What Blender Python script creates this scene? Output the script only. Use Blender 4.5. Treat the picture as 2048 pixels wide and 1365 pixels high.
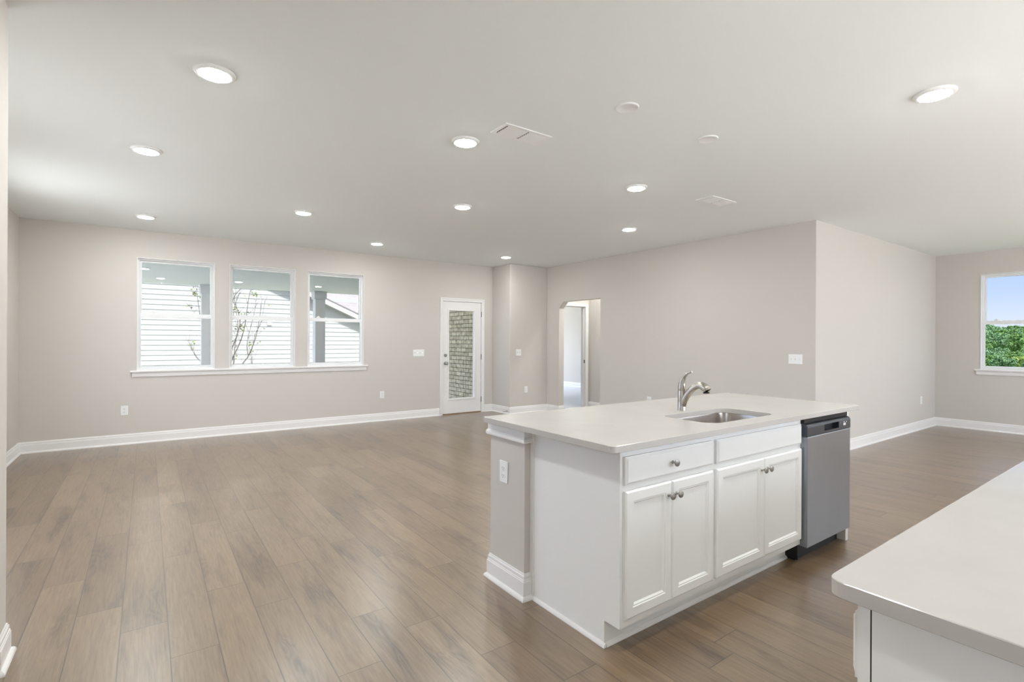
import bpy, bmesh, math, random
from mathutils import Vector, Matrix, noise
rnd = random.Random(7)
PI = math.pi
for o in list(bpy.data.objects): bpy.data.objects.remove(o)
S = bpy.context.scene
C = S.collection

# ------------------------------------------------------------------ camera
YAW, ROLL, F_PX = 0.6224, 0.0047, 1018.17
CAM = Vector((0, 0, 1.3434))
cam_d = bpy.data.cameras.new('camera'); cam = bpy.data.objects.new('camera', cam_d); C.objects.link(cam)
cam_d.sensor_width = 36.0; cam_d.lens = F_PX / 2048 * 36
cam_d.shift_x = 0.0; cam_d.shift_y = (681.547 - 682.5) / 2048
cam_d.clip_start = 0.02; cam_d.clip_end = 3000
fw = Vector((math.sin(YAW), math.cos(YAW), 0)); rt = Vector((math.cos(YAW), -math.sin(YAW), 0)); up = Vector((0, 0, 1))
r3 = rt * math.cos(ROLL) + up * math.sin(ROLL); u3 = up * math.cos(ROLL) - rt * math.sin(ROLL)
M = Matrix((r3, u3, -fw)).transposed().to_4x4(); M.translation = CAM
cam.matrix_world = M
S.camera = cam

# ------------------------------------------------------------------ colour management, world, sun
S.view_settings.view_transform = 'Standard'; S.view_settings.look = 'None'
S.view_settings.gamma = 1.0; S.view_settings.use_curve_mapping = False
S.view_settings.exposure = 0.39
DAY = 8.0             # daylight outside, relative to the rooms
PANE = 0.40; PANE_PORCH = 0.49           # light let through; panes are tinted to dim the boosted outdoors
LAMP = 180.0          # radiance of the downlight diffusers
w = bpy.data.worlds.new('world'); S.world = w; w.use_nodes = True
nt = w.node_tree; nt.nodes.clear()
tc = nt.nodes.new('ShaderNodeTexCoord'); sp = nt.nodes.new('ShaderNodeSeparateXYZ'); cr = nt.nodes.new('ShaderNodeValToRGB')
bg = nt.nodes.new('ShaderNodeBackground'); wo = nt.nodes.new('ShaderNodeOutputWorld')
nt.links.new(tc.outputs['Generated'], sp.inputs[0]); nt.links.new(sp.outputs['Z'], cr.inputs[0])
dp = nt.nodes.new('ShaderNodeVectorMath'); dp.operation = 'DOT_PRODUCT'; dp.inputs[1].default_value = (0.03, -0.64, 0.77)   # whiter, hazier sky towards the sun
mr_ = nt.nodes.new('ShaderNodeMapRange'); mr_.inputs['From Min'].default_value = 0.1; mr_.inputs['From Max'].default_value = 0.9
hz = nt.nodes.new('ShaderNodeMix'); hz.data_type = 'RGBA'; hz.inputs[7].default_value = (0.80, 0.84, 0.90, 1)
nt.links.new(tc.outputs['Generated'], dp.inputs[0]); nt.links.new(dp.outputs['Value'], mr_.inputs['Value']); nt.links.new(mr_.outputs[0], hz.inputs[0])
nt.links.new(cr.outputs[0], hz.inputs[6]); nt.links.new(hz.outputs[2], bg.inputs[0]); nt.links.new(bg.outputs[0], wo.inputs[0])
e = cr.color_ramp.elements
e[0].position = 0.0; e[0].color = (0.45, 0.49, 0.60, 1)
e[1].position = 1.0; e[1].color = (0.50, 0.57, 0.72, 1)
for p, c in ((0.03, (0.45, 0.50, 0.62, 1)), (0.075, (0.34, 0.43, 0.62, 1)), (0.14, (0.255, 0.37, 0.62, 1)), (0.4, (0.60, 0.68, 0.85, 1))):
    q = e.new(p); q.color = c
bg.inputs[1].default_value = DAY
sun_d = bpy.data.lights.new('sun', 'SUN'); sun_d.energy = 2.6 * DAY; sun_d.angle = 0.009; sun_d.color = (1.0, 0.975, 0.94)
sun = bpy.data.objects.new('sun', sun_d); C.objects.link(sun)
sd = Vector((0.03, -0.64, 0.76)).normalized()          # towards the sun
sun.rotation_euler = sd.to_track_quat('Z', 'Y').to_euler(); sun.location = (0, -5, 12)

# ------------------------------------------------------------------ materials
MATS = {}
def srgb(r, g, b):
    f = lambda c: (c / 255 / 12.92) if c / 255 <= 0.04045 else ((c / 255 + 0.055) / 1.055) ** 2.4
    return (f(r), f(g), f(b), 1)
def mat(name, col, rough=0.5, metal=0.0, spec=0.5, nscale=0, namt=0.0, bump=0.0, bscale=200, emis=None, estr=0, coat=0.0, stretch=None):
    m = bpy.data.materials.new(name); m.use_nodes = True; t = m.node_tree; b = t.nodes['Principled BSDF']
    b.inputs['Base Color'].default_value = col; b.inputs['Roughness'].default_value = rough; b.inputs['Metallic'].default_value = metal
    b.inputs['Specular IOR Level'].default_value = spec; b.inputs['Coat Weight'].default_value = coat
    co = t.nodes.new('ShaderNodeTexCoord'); mp = t.nodes.new('ShaderNodeMapping'); t.links.new(co.outputs['Object'], mp.inputs[0])
    if stretch: mp.inputs['Scale'].default_value = stretch
    if namt:
        n = t.nodes.new('ShaderNodeTexNoise'); n.inputs['Scale'].default_value = nscale; n.inputs['Detail'].default_value = 5
        r = t.nodes.new('ShaderNodeMapRange'); r.inputs['From Min'].default_value = 0.3; r.inputs['From Max'].default_value = 0.7
        r.inputs['To Min'].default_value = 1 - namt; r.inputs['To Max'].default_value = 1 + namt
        x = t.nodes.new('ShaderNodeMix'); x.data_type = 'RGBA'; x.blend_type = 'MULTIPLY'; x.inputs[0].default_value = 1
        x.inputs[6].default_value = col
        t.links.new(mp.outputs[0], n.inputs['Vector']); t.links.new(n.outputs['Fac'], r.inputs['Value']); t.links.new(r.outputs[0], x.inputs[7])
        t.links.new(x.outputs[2], b.inputs['Base Color'])
    if bump:
        n2 = t.nodes.new('ShaderNodeTexNoise'); n2.inputs['Scale'].default_value = bscale; n2.inputs['Detail'].default_value = 3
        bu = t.nodes.new('ShaderNodeBump'); bu.inputs['Strength'].default_value = bump; bu.inputs['Distance'].default_value = 0.002
        t.links.new(mp.outputs[0], n2.inputs['Vector']); t.links.new(n2.outputs['Fac'], bu.inputs['Height']); t.links.new(bu.outputs[0], b.inputs['Normal'])
    if emis:
        b.inputs['Emission Color'].default_value = emis; b.inputs['Emission Strength'].default_value = estr
    MATS[name] = m
    return m
wall_m = mat('wall_paint', (0.645, 0.612, 0.568, 1), 0.75, spec=0.25, bump=0.06, bscale=260)
ceil_m = mat('ceiling_paint', (0.88, 0.91, 0.90, 1), 0.9, spec=0.1, bump=0.08, bscale=120)
trim_m = mat('white_trim_paint', (0.86, 0.85, 0.835, 1), 0.35, spec=0.4)
cab_m = mat('cabinet_paint', (0.90, 0.905, 0.885, 1), 0.42, spec=0.4)
vinyl_m = mat('white_vinyl', (0.85, 0.86, 0.86, 1), 0.3, spec=0.5)
plate_m = mat('white_plastic', (0.90, 0.91, 0.895, 1), 0.3, spec=0.5)
slot_m = mat('dark_slot', (0.03, 0.03, 0.03, 1), 0.6)
quartz_m = mat('white_quartz', (0.545, 0.522, 0.492, 1), 0.16, spec=0.5, nscale=6, namt=0.025)
nickel_m = mat('brushed_nickel', (0.45, 0.42, 0.375, 1), 0.26, 1.0, nscale=80, namt=0.04)
knob_m = mat('satin_nickel_knob', (0.40, 0.39, 0.37, 1), 0.32, 1.0)
sinkm = mat('sink_steel', (0.52, 0.48, 0.44, 1), 0.28, 1.0, nscale=60, namt=0.05, stretch=(1, 8, 1))
black_m = mat('black_plastic', (0.012, 0.012, 0.013, 1), 0.5, spec=0.3)
console_m = mat('dark_grey_console', (0.075, 0.085, 0.10, 1), 0.32, 0.6)
mark_m = mat('white_marking', (0.8, 0.8, 0.8, 1), 0.5)
hinge_m = mat('dark_hinge_metal', (0.16, 0.15, 0.14, 1), 0.4, 0.9)
carpet_m = mat('pale_carpet', (0.74, 0.74, 0.76, 1), 0.95, spec=0.05, nscale=150, namt=0.05, bump=0.5, bscale=400)
conc_m = mat('bounce_ground_concrete', (0.58, 0.585, 0.59, 1), 0.8, nscale=8, namt=0.06)
vent_back_m = mat('vent_interior', (0.16, 0.16, 0.155, 1), 0.8)
side_bounce_m = mat('side_bounce_surface', (0.42, 0.42, 0.41, 1), 0.9, nscale=30, namt=0.2)  # surface of the added ground that bounces light through the left openings
porchfloor_m = mat('porch_slab', (0.80, 0.80, 0.79, 1), 0.7, nscale=8, namt=0.04)
soffit_m = mat('porch_ceiling_paint', (0.66, 0.72, 0.695, 1), 0.7)
column_m = mat('porch_column_paint', (0.72, 0.735, 0.74, 1), 0.6)
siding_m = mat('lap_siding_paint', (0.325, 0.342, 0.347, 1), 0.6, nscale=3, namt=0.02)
fascia_m = mat('white_fascia', (0.42, 0.42, 0.42, 1), 0.5)
bark_m = mat('bark', (0.15, 0.13, 0.115, 1), 0.9, nscale=12, namt=0.25)
leafy_m = mat('young_leaf', (0.16, 0.20, 0.06, 1), 0.6, nscale=4, namt=0.2)
lamp_m = mat('lamp_diffuser', (0.9, 0.9, 0.88, 1), 0.5, emis=(0.985, 1.0, 0.985, 1), estr=LAMP)
plamp_m = mat('porch_lamp_diffuser', (0.9, 0.9, 0.88, 1), 0.5, emis=(1.0, 0.86, 0.68, 1), estr=50 * DAY)
gap_m = mat('gap_shadow_line', (0.05, 0.045, 0.04, 1), 0.9)

def steel():
    m = mat('stainless_door_steel', (0.345, 0.372, 0.405, 1), 0.3, 1.0, bump=0.05, bscale=60, stretch=(60, 60, 1))
    t = m.node_tree; b = t.nodes['Principled BSDF']
    co = t.nodes.new('ShaderNodeTexCoord'); n = t.nodes.new('ShaderNodeTexNoise'); n.inputs['Scale'].default_value = 3.2
    n.inputs['Detail'].default_value = 2
    r = t.nodes.new('ShaderNodeMapRange'); r.inputs['From Min'].default_value = 0.35; r.inputs['From Max'].default_value = 0.7
    r.inputs['To Min'].default_value = 0.30; r.inputs['To Max'].default_value = 0.38
    mp = t.nodes.new('ShaderNodeMapping'); mp.inputs['Scale'].default_value = (1.6, 1, 0.8)
    t.links.new(co.outputs['Object'], mp.inputs[0]); t.links.new(mp.outputs[0], n.inputs['Vector'])
    t.links.new(n.outputs['Fac'], r.inputs['Value']); t.links.new(r.outputs[0], b.inputs['Roughness'])
    return m
steel_m = steel()

def glass(name, T_):
    m = bpy.data.materials.new(name); m.use_nodes = True; t = m.node_tree; t.nodes.clear()
    tr = t.nodes.new('ShaderNodeBsdfTransparent'); tr.inputs[0].default_value = (T_, T_ * 1.005, T_ * 1.005, 1)
    gl = t.nodes.new('ShaderNodeBsdfGlossy'); gl.inputs['Roughness'].default_value = 0.0
    fr = t.nodes.new('ShaderNodeFresnel'); fr.inputs[0].default_value = 1.03
    mx = t.nodes.new('ShaderNodeMixShader'); o = t.nodes.new('ShaderNodeOutputMaterial')
    t.links.new(fr.outputs[0], mx.inputs[0]); t.links.new(tr.outputs[0], mx.inputs[1]); t.links.new(gl.outputs[0], mx.inputs[2]); t.links.new(mx.outputs[0], o.inputs[0])
    return m
glass_m = glass('tinted_pane_glass', PANE); porch_glass_m = glass('porch_side_pane_glass', PANE_PORCH); door_glass_m = glass('door_pane_glass', 0.68)

def N(t, kind, **kw):
    n = t.nodes.new(kind)
    for k, v in kw.items(): setattr(n, k, v)
    return n
def floor_material():
    m = bpy.data.materials.new('oak_laminate_planks'); m.use_nodes = True; t = m.node_tree; b = t.nodes['Principled BSDF']; L = t.links.new
    g = N(t, 'ShaderNodeUVMap', uv_map='grain'); ed = N(t, 'ShaderNodeUVMap', uv_map='edge'); at = N(t, 'ShaderNodeAttribute', attribute_name='tone')
    # long fine streaks
    m1 = N(t, 'ShaderNodeMapping'); m1.inputs['Scale'].default_value = (34, 1.6, 1); L(g.outputs[0], m1.inputs[0])
    n1 = N(t, 'ShaderNodeTexNoise'); n1.inputs['Scale'].default_value = 3.2; n1.inputs['Detail'].default_value = 7; n1.inputs['Roughness'].default_value = 0.62; n1.inputs['Distortion'].default_value = 0.6
    L(m1.outputs[0], n1.inputs['Vector'])
    # cathedral figure
    m2 = N(t, 'ShaderNodeMapping'); m2.inputs['Scale'].default_value = (9, 1.15, 1); L(g.outputs[0], m2.inputs[0])
    n2 = N(t, 'ShaderNodeTexNoise'); n2.inputs['Scale'].default_value = 0.9; n2.inputs['Detail'].default_value = 2.5; n2.inputs['Distortion'].default_value = 0.9
    L(m2.outputs[0], n2.inputs['Vector'])
    mu = N(t, 'ShaderNodeMath', operation='MULTIPLY'); mu.inputs[1].default_value = 90; L(n2.outputs['Fac'], mu.inputs[0])
    si = N(t, 'ShaderNodeMath', operation='SINE'); L(mu.outputs[0], si.inputs[0])
    # broad dark patches / knots
    m3 = N(t, 'ShaderNodeMapping'); m3.inputs['Scale'].default_value = (9.5, 1.35, 1); L(g.outputs[0], m3.inputs[0])
    n3 = N(t, 'ShaderNodeTexNoise'); n3.inputs['Scale'].default_value = 1.0; n3.inputs['Detail'].default_value = 4; n3.inputs['Roughness'].default_value = 0.55; n3.inputs['Distortion'].default_value = 0.4
    L(m3.outputs[0], n3.inputs['Vector'])
    k = N(t, 'ShaderNodeMapRange'); k.inputs['From Min'].default_value = 0.52; k.inputs['From Max'].default_value = 0.74; L(n3.outputs['Fac'], k.inputs['Value'])
    # figure shows mostly in the patches
    fa = N(t, 'ShaderNodeMapRange'); fa.inputs['From Min'].default_value = -1; fa.inputs['From Max'].default_value = 1; fa.inputs['To Min'].default_value = 0; fa.inputs['To Max'].default_value = 1; L(si.outputs[0], fa.inputs['Value'])
    f1 = N(t, 'ShaderNodeMath', operation='MULTIPLY'); L(fa.outputs[0], f1.inputs[0]); 
    kk = N(t, 'ShaderNodeMath', operation='MULTIPLY_ADD'); kk.inputs[1].default_value = 0.26; kk.inputs[2].default_value = 0.06; L(k.outputs[0], kk.inputs[0]); L(kk.outputs[0], f1.inputs[1])
    # value = streak*.45 + patch*.5 + figure + tone
    a1 = N(t, 'ShaderNodeMapRange'); a1.inputs['From Min'].default_value = 0.3; a1.inputs['From Max'].default_value = 0.7; a1.inputs['To Min'].default_value = 0; a1.inputs['To Max'].default_value = 0.38; L(n1.outputs['Fac'], a1.inputs['Value'])
    a2 = N(t, 'ShaderNodeMath', operation='MULTIPLY_ADD'); a2.inputs[1].default_value = 0.36; L(k.outputs[0], a2.inputs[0]); L(a1.outputs[0], a2.inputs[2])
    a3 = N(t, 'ShaderNodeMath', operation='ADD'); L(a2.outputs[0], a3.inputs[0]); L(f1.outputs[0], a3.inputs[1])
    a4 = N(t, 'ShaderNodeMath', operation='ADD'); L(a3.outputs[0], a4.inputs[0])
    tn = N(t, 'ShaderNodeMath', operation='MULTIPLY'); tn.inputs[1].default_value = 0.30; L(at.outputs['Fac'], tn.inputs[0]); L(tn.outputs[0], a4.inputs[1])
    rp = N(t, 'ShaderNodeValToRGB'); L(a4.outputs[0], rp.inputs[0])
    rp.color_ramp.elements[0].position = 0.05; rp.color_ramp.elements[0].color = FLOOR_LIGHT
    rp.color_ramp.elements[1].position = 0.95; rp.color_ramp.elements[1].color = FLOOR_DARK
    q = rp.color_ramp.elements.new(0.42); q.color = FLOOR_MID
    # seams: edge.x = distance to the nearest long side, edge.y = distance to nearest end (metres)
    se = N(t, 'ShaderNodeSeparateXYZ'); L(ed.outputs[0], se.inputs[0])
    def dist(out, size_attr):
        at2 = N(t, 'ShaderNodeAttribute', attribute_name=size_attr)
        s1 = N(t, 'ShaderNodeMath', operation='SUBTRACT'); L(at2.outputs['Fac'], s1.inputs[0]); L(out, s1.inputs[1])
        mn = N(t, 'ShaderNodeMath', operation='MINIMUM'); L(s1.outputs[0], mn.inputs[0]); L(out, mn.inputs[1])
        return mn.outputs[0]
    dm = N(t, 'ShaderNodeMath', operation='MINIMUM'); L(dist(se.outputs[0], 'pw'), dm.inputs[0]); L(dist(se.outputs[1], 'pl'), dm.inputs[1])
    sm = N(t, 'ShaderNodeMapRange'); sm.inputs['From Min'].default_value = 0.0012; sm.inputs['From Max'].default_value = 0.0027; sm.inputs['To Min'].default_value = 0.25; sm.inputs['To Max'].default_value = 1; L(dm.outputs[0], sm.inputs['Value'])
    mx = N(t, 'ShaderNodeMix', data_type='RGBA', blend_type='MULTIPLY'); mx.inputs[0].default_value = 1; L(rp.outputs[0], mx.inputs[6]); L(sm.outputs[0], mx.inputs[7])
    L(mx.outputs[2], b.inputs['Base Color'])
    rr = N(t, 'ShaderNodeMapRange'); rr.inputs['To Min'].default_value = 0.30; rr.inputs['To Max'].default_value = 0.42; L(n1.outputs['Fac'], rr.inputs['Value']); L(rr.outputs[0], b.inputs['Roughness'])
    b.inputs['Specular IOR Level'].default_value = 0.6; b.inputs['Coat Weight'].default_value = 0.75; b.inputs['Coat IOR'].default_value = 2.0; b.inputs['Coat Roughness'].default_value = 0.3
    bu = N(t, 'ShaderNodeBump'); bu.inputs['Strength'].default_value = 0.12; bu.inputs['Distance'].default_value = 0.001
    hb = N(t, 'ShaderNodeMath', operation='MULTIPLY_ADD'); hb.inputs[1].default_value = -0.5; hb.inputs[2].default_value = 0; L(a3.outputs[0], hb.inputs[0])
    h2 = N(t, 'ShaderNodeMath', operation='ADD'); L(hb.outputs[0], h2.inputs[0]); L(sm.outputs[0], h2.inputs[1]); L(h2.outputs[0], bu.inputs['Height']); L(bu.outputs[0], b.inputs['Normal'])
    return m
FLOOR_LIGHT = (0.285, 0.196, 0.112, 1); FLOOR_MID = (0.192, 0.122, 0.064, 1); FLOOR_DARK = (0.065, 0.036, 0.018, 1)
floor_m = floor_material()

def brick_material():
    m = bpy.data.materials.new('whitewashed_brick'); m.use_nodes = True; t = m.node_tree; b = t.nodes['Principled BSDF']; L = t.links.new
    co = N(t, 'ShaderNodeTexCoord'); s = N(t, 'ShaderNodeSeparateXYZ'); c = N(t, 'ShaderNodeCombineXYZ'); L(co.outputs['Object'], s.inputs[0])
    L(s.outputs['Y'], c.inputs[0]); L(s.outputs['Z'], c.inputs[1])
    br = N(t, 'ShaderNodeTexBrick'); br.inputs['Scale'].default_value = 1; br.inputs['Brick Width'].default_value = 0.203; br.inputs['Row Height'].default_value = 0.0845
    br.inputs['Mortar Size'].default_value = 0.006; br.inputs['Mortar Smooth'].default_value = 0.2; br.inputs['Color1'].default_value = (0.60, 0.555, 0.43, 1)
    br.inputs['Color2'].default_value = (0.43, 0.39, 0.29, 1); br.inputs['Mortar'].default_value = (0.09, 0.08, 0.05, 1); br.inputs['Bias'].default_value = -0.2
    L(c.outputs[0], br.inputs['Vector'])
    n = N(t, 'ShaderNodeTexNoise'); n.inputs['Scale'].default_value = 14; n.inputs['Detail'].default_value = 6; L(co.outputs['Object'], n.inputs['Vector'])
    r = N(t, 'ShaderNodeMapRange'); r.inputs['From Min'].default_value = 0.3; r.inputs['From Max'].default_value = 0.7; r.inputs['To Min'].default_value = 0.7; r.inputs['To Max'].default_value = 1.3; L(n.outputs['Fac'], r.inputs['Value'])
    x = N(t, 'ShaderNodeMix', data_type='RGBA', blend_type='MULTIPLY'); x.inputs[0].default_value = 1; L(br.outputs['Color'], x.inputs[6]); L(r.outputs[0], x.inputs[7]); L(x.outputs[2], b.inputs['Base Color'])
    b.inputs['Roughness'].default_value = 0.85
    bu = N(t, 'ShaderNodeBump'); bu.inputs['Strength'].default_value = 0.6; bu.inputs['Distance'].default_value = 0.01; bu.invert = True; L(br.outputs['Fac'], bu.inputs['Height']); L(bu.outputs[0], b.inputs['Normal'])
    return m
brick_m = brick_material()

def shingle_material():
    m = bpy.data.materials.new('pale_roof_shingles'); m.use_nodes = True; t = m.node_tree; b = t.nodes['Principled BSDF']; L = t.links.new
    co = N(t, 'ShaderNodeTexCoord')
    br = N(t, 'ShaderNodeTexBrick'); br.inputs['Scale'].default_value = 1; br.inputs['Brick Width'].default_value = 0.5; br.inputs['Row Height'].default_value = 0.16
    br.inputs['Mortar Size'].default_value = 0.02; br.inputs['Color1'].default_value = (0.31, 0.285, 0.295, 1); br.inputs['Color2'].default_value = (0.24, 0.225, 0.235, 1); br.inputs['Mortar'].default_value = (0.18, 0.165, 0.175, 1)
    L(co.outputs['Object'], br.inputs['Vector']); L(br.outputs['Color'], b.inputs['Base Color']); b.inputs['Roughness'].default_value = 0.9
    return m
shingle_m = shingle_material()

def foliage_material(name, c1, c2):
    m = bpy.data.materials.new(name); m.use_nodes = True; t = m.node_tree; b = t.nodes['Principled BSDF']; L = t.links.new
    co = N(t, 'ShaderNodeTexCoord'); n = N(t, 'ShaderNodeTexNoise'); n.inputs['Scale'].default_value = 1.1; n.inputs['Detail'].default_value = 6
    L(co.outputs['Object'], n.inputs['Vector']); rp = N(t, 'ShaderNodeValToRGB'); L(n.outputs['Fac'], rp.inputs[0])
    rp.color_ramp.elements[0].position = 0.35; rp.color_ramp.elements[0].color = c1; rp.color_ramp.elements[1].position = 0.68; rp.color_ramp.elements[1].color = c2
    L(rp.outputs[0], b.inputs['Base Color']); b.inputs['Roughness'].default_value = 0.7; b.inputs['Specular IOR Level'].default_value = 0.2
    return m
leaf_a = foliage_material('green_foliage', (0.11, 0.24, 0.07, 1), (0.30, 0.48, 0.15, 1))
leaf_b = foliage_material('yellow_green_foliage', (0.20, 0.32, 0.06, 1), (0.50, 0.62, 0.20, 1))
leaf_c = foliage_material('grey_branches', (0.35, 0.36, 0.28, 1), (0.65, 0.67, 0.58, 1))
leaf_d = foliage_material('blue_green_foliage', (0.15, 0.28, 0.13, 1), (0.32, 0.50, 0.26, 1))
grass_m = foliage_material('hill_ground', (0.10, 0.18, 0.05, 1), (0.20, 0.32, 0.10, 1))
yard_m = foliage_material('pale_yard_bounce', (0.46, 0.42, 0.32, 1), (0.58, 0.54, 0.42, 1))  # unseen yard kept pale so it bounces light into the porch

# ------------------------------------------------------------------ mesh helpers
class MB:
    def __init__(s): s.v = []; s.f = []; s.m = []
    def add(s, vs, fs, mi=0):
        k = len(s.v); s.v += [tuple(p) for p in vs]; s.f += [tuple(k + i for i in f) for f in fs]; s.m += [mi] * len(fs); return s
    def box(s, a, b, mi=0):
        x0, x1 = sorted((a[0], b[0])); y0, y1 = sorted((a[1], b[1])); z0, z1 = sorted((a[2], b[2]))
        return s.add([(x0,y0,z0),(x1,y0,z0),(x1,y1,z0),(x0,y1,z0),(x0,y0,z1),(x1,y0,z1),(x1,y1,z1),(x0,y1,z1)],
                     [(0,3,2,1),(4,5,6,7),(0,1,5,4),(1,2,6,5),(2,3,7,6),(3,0,4,7)], mi)
    def build(s, name, m, parent=None, bevel=0, seg=2, smooth=False, loc=(0,0,0), rz=0):
        me = bpy.data.meshes.new(name); me.from_pydata(s.v, [], s.f); me.validate()
        mm = m if isinstance(m, (list, tuple)) else [m]
        for x in mm: me.materials.append(x)
        if len(mm) > 1:
            for p, i in zip(me.polygons, s.m): p.material_index = i
        bm = bmesh.new(); bm.from_mesh(me); bmesh.ops.recalc_face_normals(bm, faces=bm.faces); bm.to_mesh(me); bm.free()
        o = bpy.data.objects.new(name, me); C.objects.link(o); o.location = loc; o.rotation_euler = (0, 0, rz)
        if parent: o.parent = parent
        if bevel:
            b = o.modifiers.new('bevel', 'BEVEL'); b.width = bevel; b.segments = seg; b.limit_method = 'ANGLE'; b.angle_limit = math.radians(40)
        if smooth:
            for p in me.polygons: p.use_smooth = True
            try:
                me.set_sharp_from_angle(angle=math.radians(38))
            except Exception: pass
        return o
    def tf(s, mtx):
        s.v = [tuple(mtx @ Vector(p)) for p in s.v]; return s
def tag(o, label=None, cat=None, group=None, kind=None):
    if label: o['label'] = label
    if cat: o['category'] = cat
    if group: o['group'] = group
    if kind: o['kind'] = kind
    return o
def struct(o, label=None): return tag(o, label, None, None, 'structure')
def empty(name, loc=(0,0,0), rz=0, **kw):
    o = bpy.data.objects.new(name, None); C.objects.link(o); o.location = loc; o.rotation_euler = (0, 0, rz); o.empty_display_size = 0.1
    return tag(o, **kw)
def lathe(prof, n=48, axis='Z', cap=True):
    """prof: (r, h) pairs; revolved about the axis"""
    b = MB(); vs = []; fs = []
    for r, h in prof:
        for i in range(n):
            a = 2 * PI * i / n; x, y = r * math.cos(a), r * math.sin(a)
            vs.append((x, y, h) if axis == 'Z' else ((h, x, y) if axis == 'X' else (x, h, y)))
    for j in range(len(prof) - 1):
        for i in range(n):
            k = (i + 1) % n; fs.append((j*n+i, j*n+k, (j+1)*n+k, (j+1)*n+i))
    if cap:
        if prof[0][0] > 1e-6: fs.append(tuple(range(n))[::-1])
        if prof[-1][0] > 1e-6: fs.append(tuple((len(prof)-1)*n + i for i in range(n)))
    b.add(vs, fs); return b
def tube(pts, rads, n=16, flat=1.0):
    b = MB(); P = [Vector(p) for p in pts]; vs = []; fs = []
    prev = None
    for i, p in enumerate(P):
        t = (P[min(i+1, len(P)-1)] - P[max(i-1, 0)]).normalized()
        if prev is None:
            a = Vector((1, 0, 0)) if abs(t.x) < 0.9 else Vector((0, 1, 0)); u = (a - t * a.dot(t)).normalized()
        else: u = (prev - t * prev.dot(t)).normalized()
        prev = u; v2 = t.cross(u)
        for k in range(n):
            a = 2 * PI * k / n; vs.append(p + u * (math.cos(a) * rads[i]) + v2 * (math.sin(a) * rads[i] * flat))
    for j in range(len(P) - 1):
        for k in range(n):
            k2 = (k + 1) % n; fs.append((j*n+k, j*n+k2, (j+1)*n+k2, (j+1)*n+k))
    fs.append(tuple(range(n))[::-1]); fs.append(tuple((len(P)-1)*n + k for k in range(n)))
    b.add(vs, fs); return b
def smooth_path(pts, rads, sub=6):
    P = [Vector(p) for p in pts]; op = []; orr = []
    for i in range(len(P) - 1):
        p0 = P[max(i-1, 0)]; p1 = P[i]; p2 = P[i+1]; p3 = P[min(i+2, len(P)-1)]
        for k in range(sub):
            t = k / sub
            op.append(0.5 * ((2*p1) + (p2-p0)*t + (2*p0-5*p1+4*p2-p3)*t*t + (3*p1-p0-3*p2+p3)*t**3)); orr.append(rads[i]*(1-t)+rads[i+1]*t)
    op.append(P[-1]); orr.append(rads[-1]); return op, orr
def sweep(path, prof, closed=False):
    """path: 2D points; profile (d, z): d metres out to the LEFT of the travel direction; mitred corners"""
    n = len(path); P = [Vector((p[0], p[1])) for p in path]; vs = []; fs = []; m = len(prof)
    def nrm(a, b): d = (b - a).normalized(); return Vector((-d.y, d.x))
    for i in range(n):
        ns = []
        if i > 0 or closed: ns.append(nrm(P[i-1], P[i]))
        if i < n-1 or closed: ns.append(nrm(P[i], P[(i+1) % n]))
        if len(ns) == 2:
            a = ns[0] + ns[1]; a = a / (a.dot(ns[0]) or 1)
        else: a = ns[0]
        for d, z in prof: q = P[i] + a * d; vs.append((q.x, q.y, z))
    rng = n if closed else n - 1
    for i in range(rng):
        j = (i + 1) % n
        for k in range(m):
            k2 = (k + 1) % m; fs.append((i*m+k, i*m+k2, j*m+k2, j*m+k))
    if not closed: fs.append(tuple(range(m))); fs.append(tuple((n-1)*m + k for k in range(m))[::-1])
    return MB().add(vs, fs)
def wall_panel(axis, c0, c1, a0, a1, z0, z1, holes=()):
    """slab between c0 and c1 on the axis normal, spanning a0..a1 and z0..z1, with rectangular holes (a,b,zlo,zhi); one closed mesh"""
    us = sorted({a0, a1, *[h[0] for h in holes], *[h[1] for h in holes]}); zs = sorted({z0, z1, *[h[2] for h in holes], *[h[3] for h in holes]})
    solid = lambda i, j: 0 <= i < len(us)-1 and 0 <= j < len(zs)-1 and not any(h[0]-1e-6 <= us[i] and us[i+1] <= h[1]+1e-6 and h[2]-1e-6 <= zs[j] and zs[j+1] <= h[3]+1e-6 for h in holes)
    pt = lambda u, c, z: (u, c, z) if axis == 'Y' else (c, u, z)
    b = MB()
    for i in range(len(us)-1):
        for j in range(len(zs)-1):
            if not solid(i, j): continue
            U0, U1, Z0, Z1 = us[i], us[i+1], zs[j], zs[j+1]
            for c in (c0, c1): b.add([pt(U0,c,Z0),pt(U1,c,Z0),pt(U1,c,Z1),pt(U0,c,Z1)], [(0,1,2,3)])
            if not solid(i-1, j): b.add([pt(U0,c0,Z0),pt(U0,c1,Z0),pt(U0,c1,Z1),pt(U0,c0,Z1)], [(0,1,2,3)])
            if not solid(i+1, j): b.add([pt(U1,c0,Z0),pt(U1,c1,Z0),pt(U1,c1,Z1),pt(U1,c0,Z1)], [(0,1,2,3)])
            if not solid(i, j-1): b.add([pt(U0,c0,Z0),pt(U0,c1,Z0),pt(U1,c1,Z0),pt(U1,c0,Z0)], [(0,1,2,3)])
            if not solid(i, j+1): b.add([pt(U0,c0,Z1),pt(U0,c1,Z1),pt(U1,c1,Z1),pt(U1,c0,Z1)], [(0,1,2,3)])
    return weld(b)
def weld(b):
    key = {}; mp = []; nv = []
    for p in b.v:
        k = tuple(round(c, 5) for c in p)
        if k not in key: key[k] = len(nv); nv.append(p)
        mp.append(key[k])
    b.v = nv; b.f = [tuple(mp[i] for i in f) for f in b.f]; return b
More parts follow.
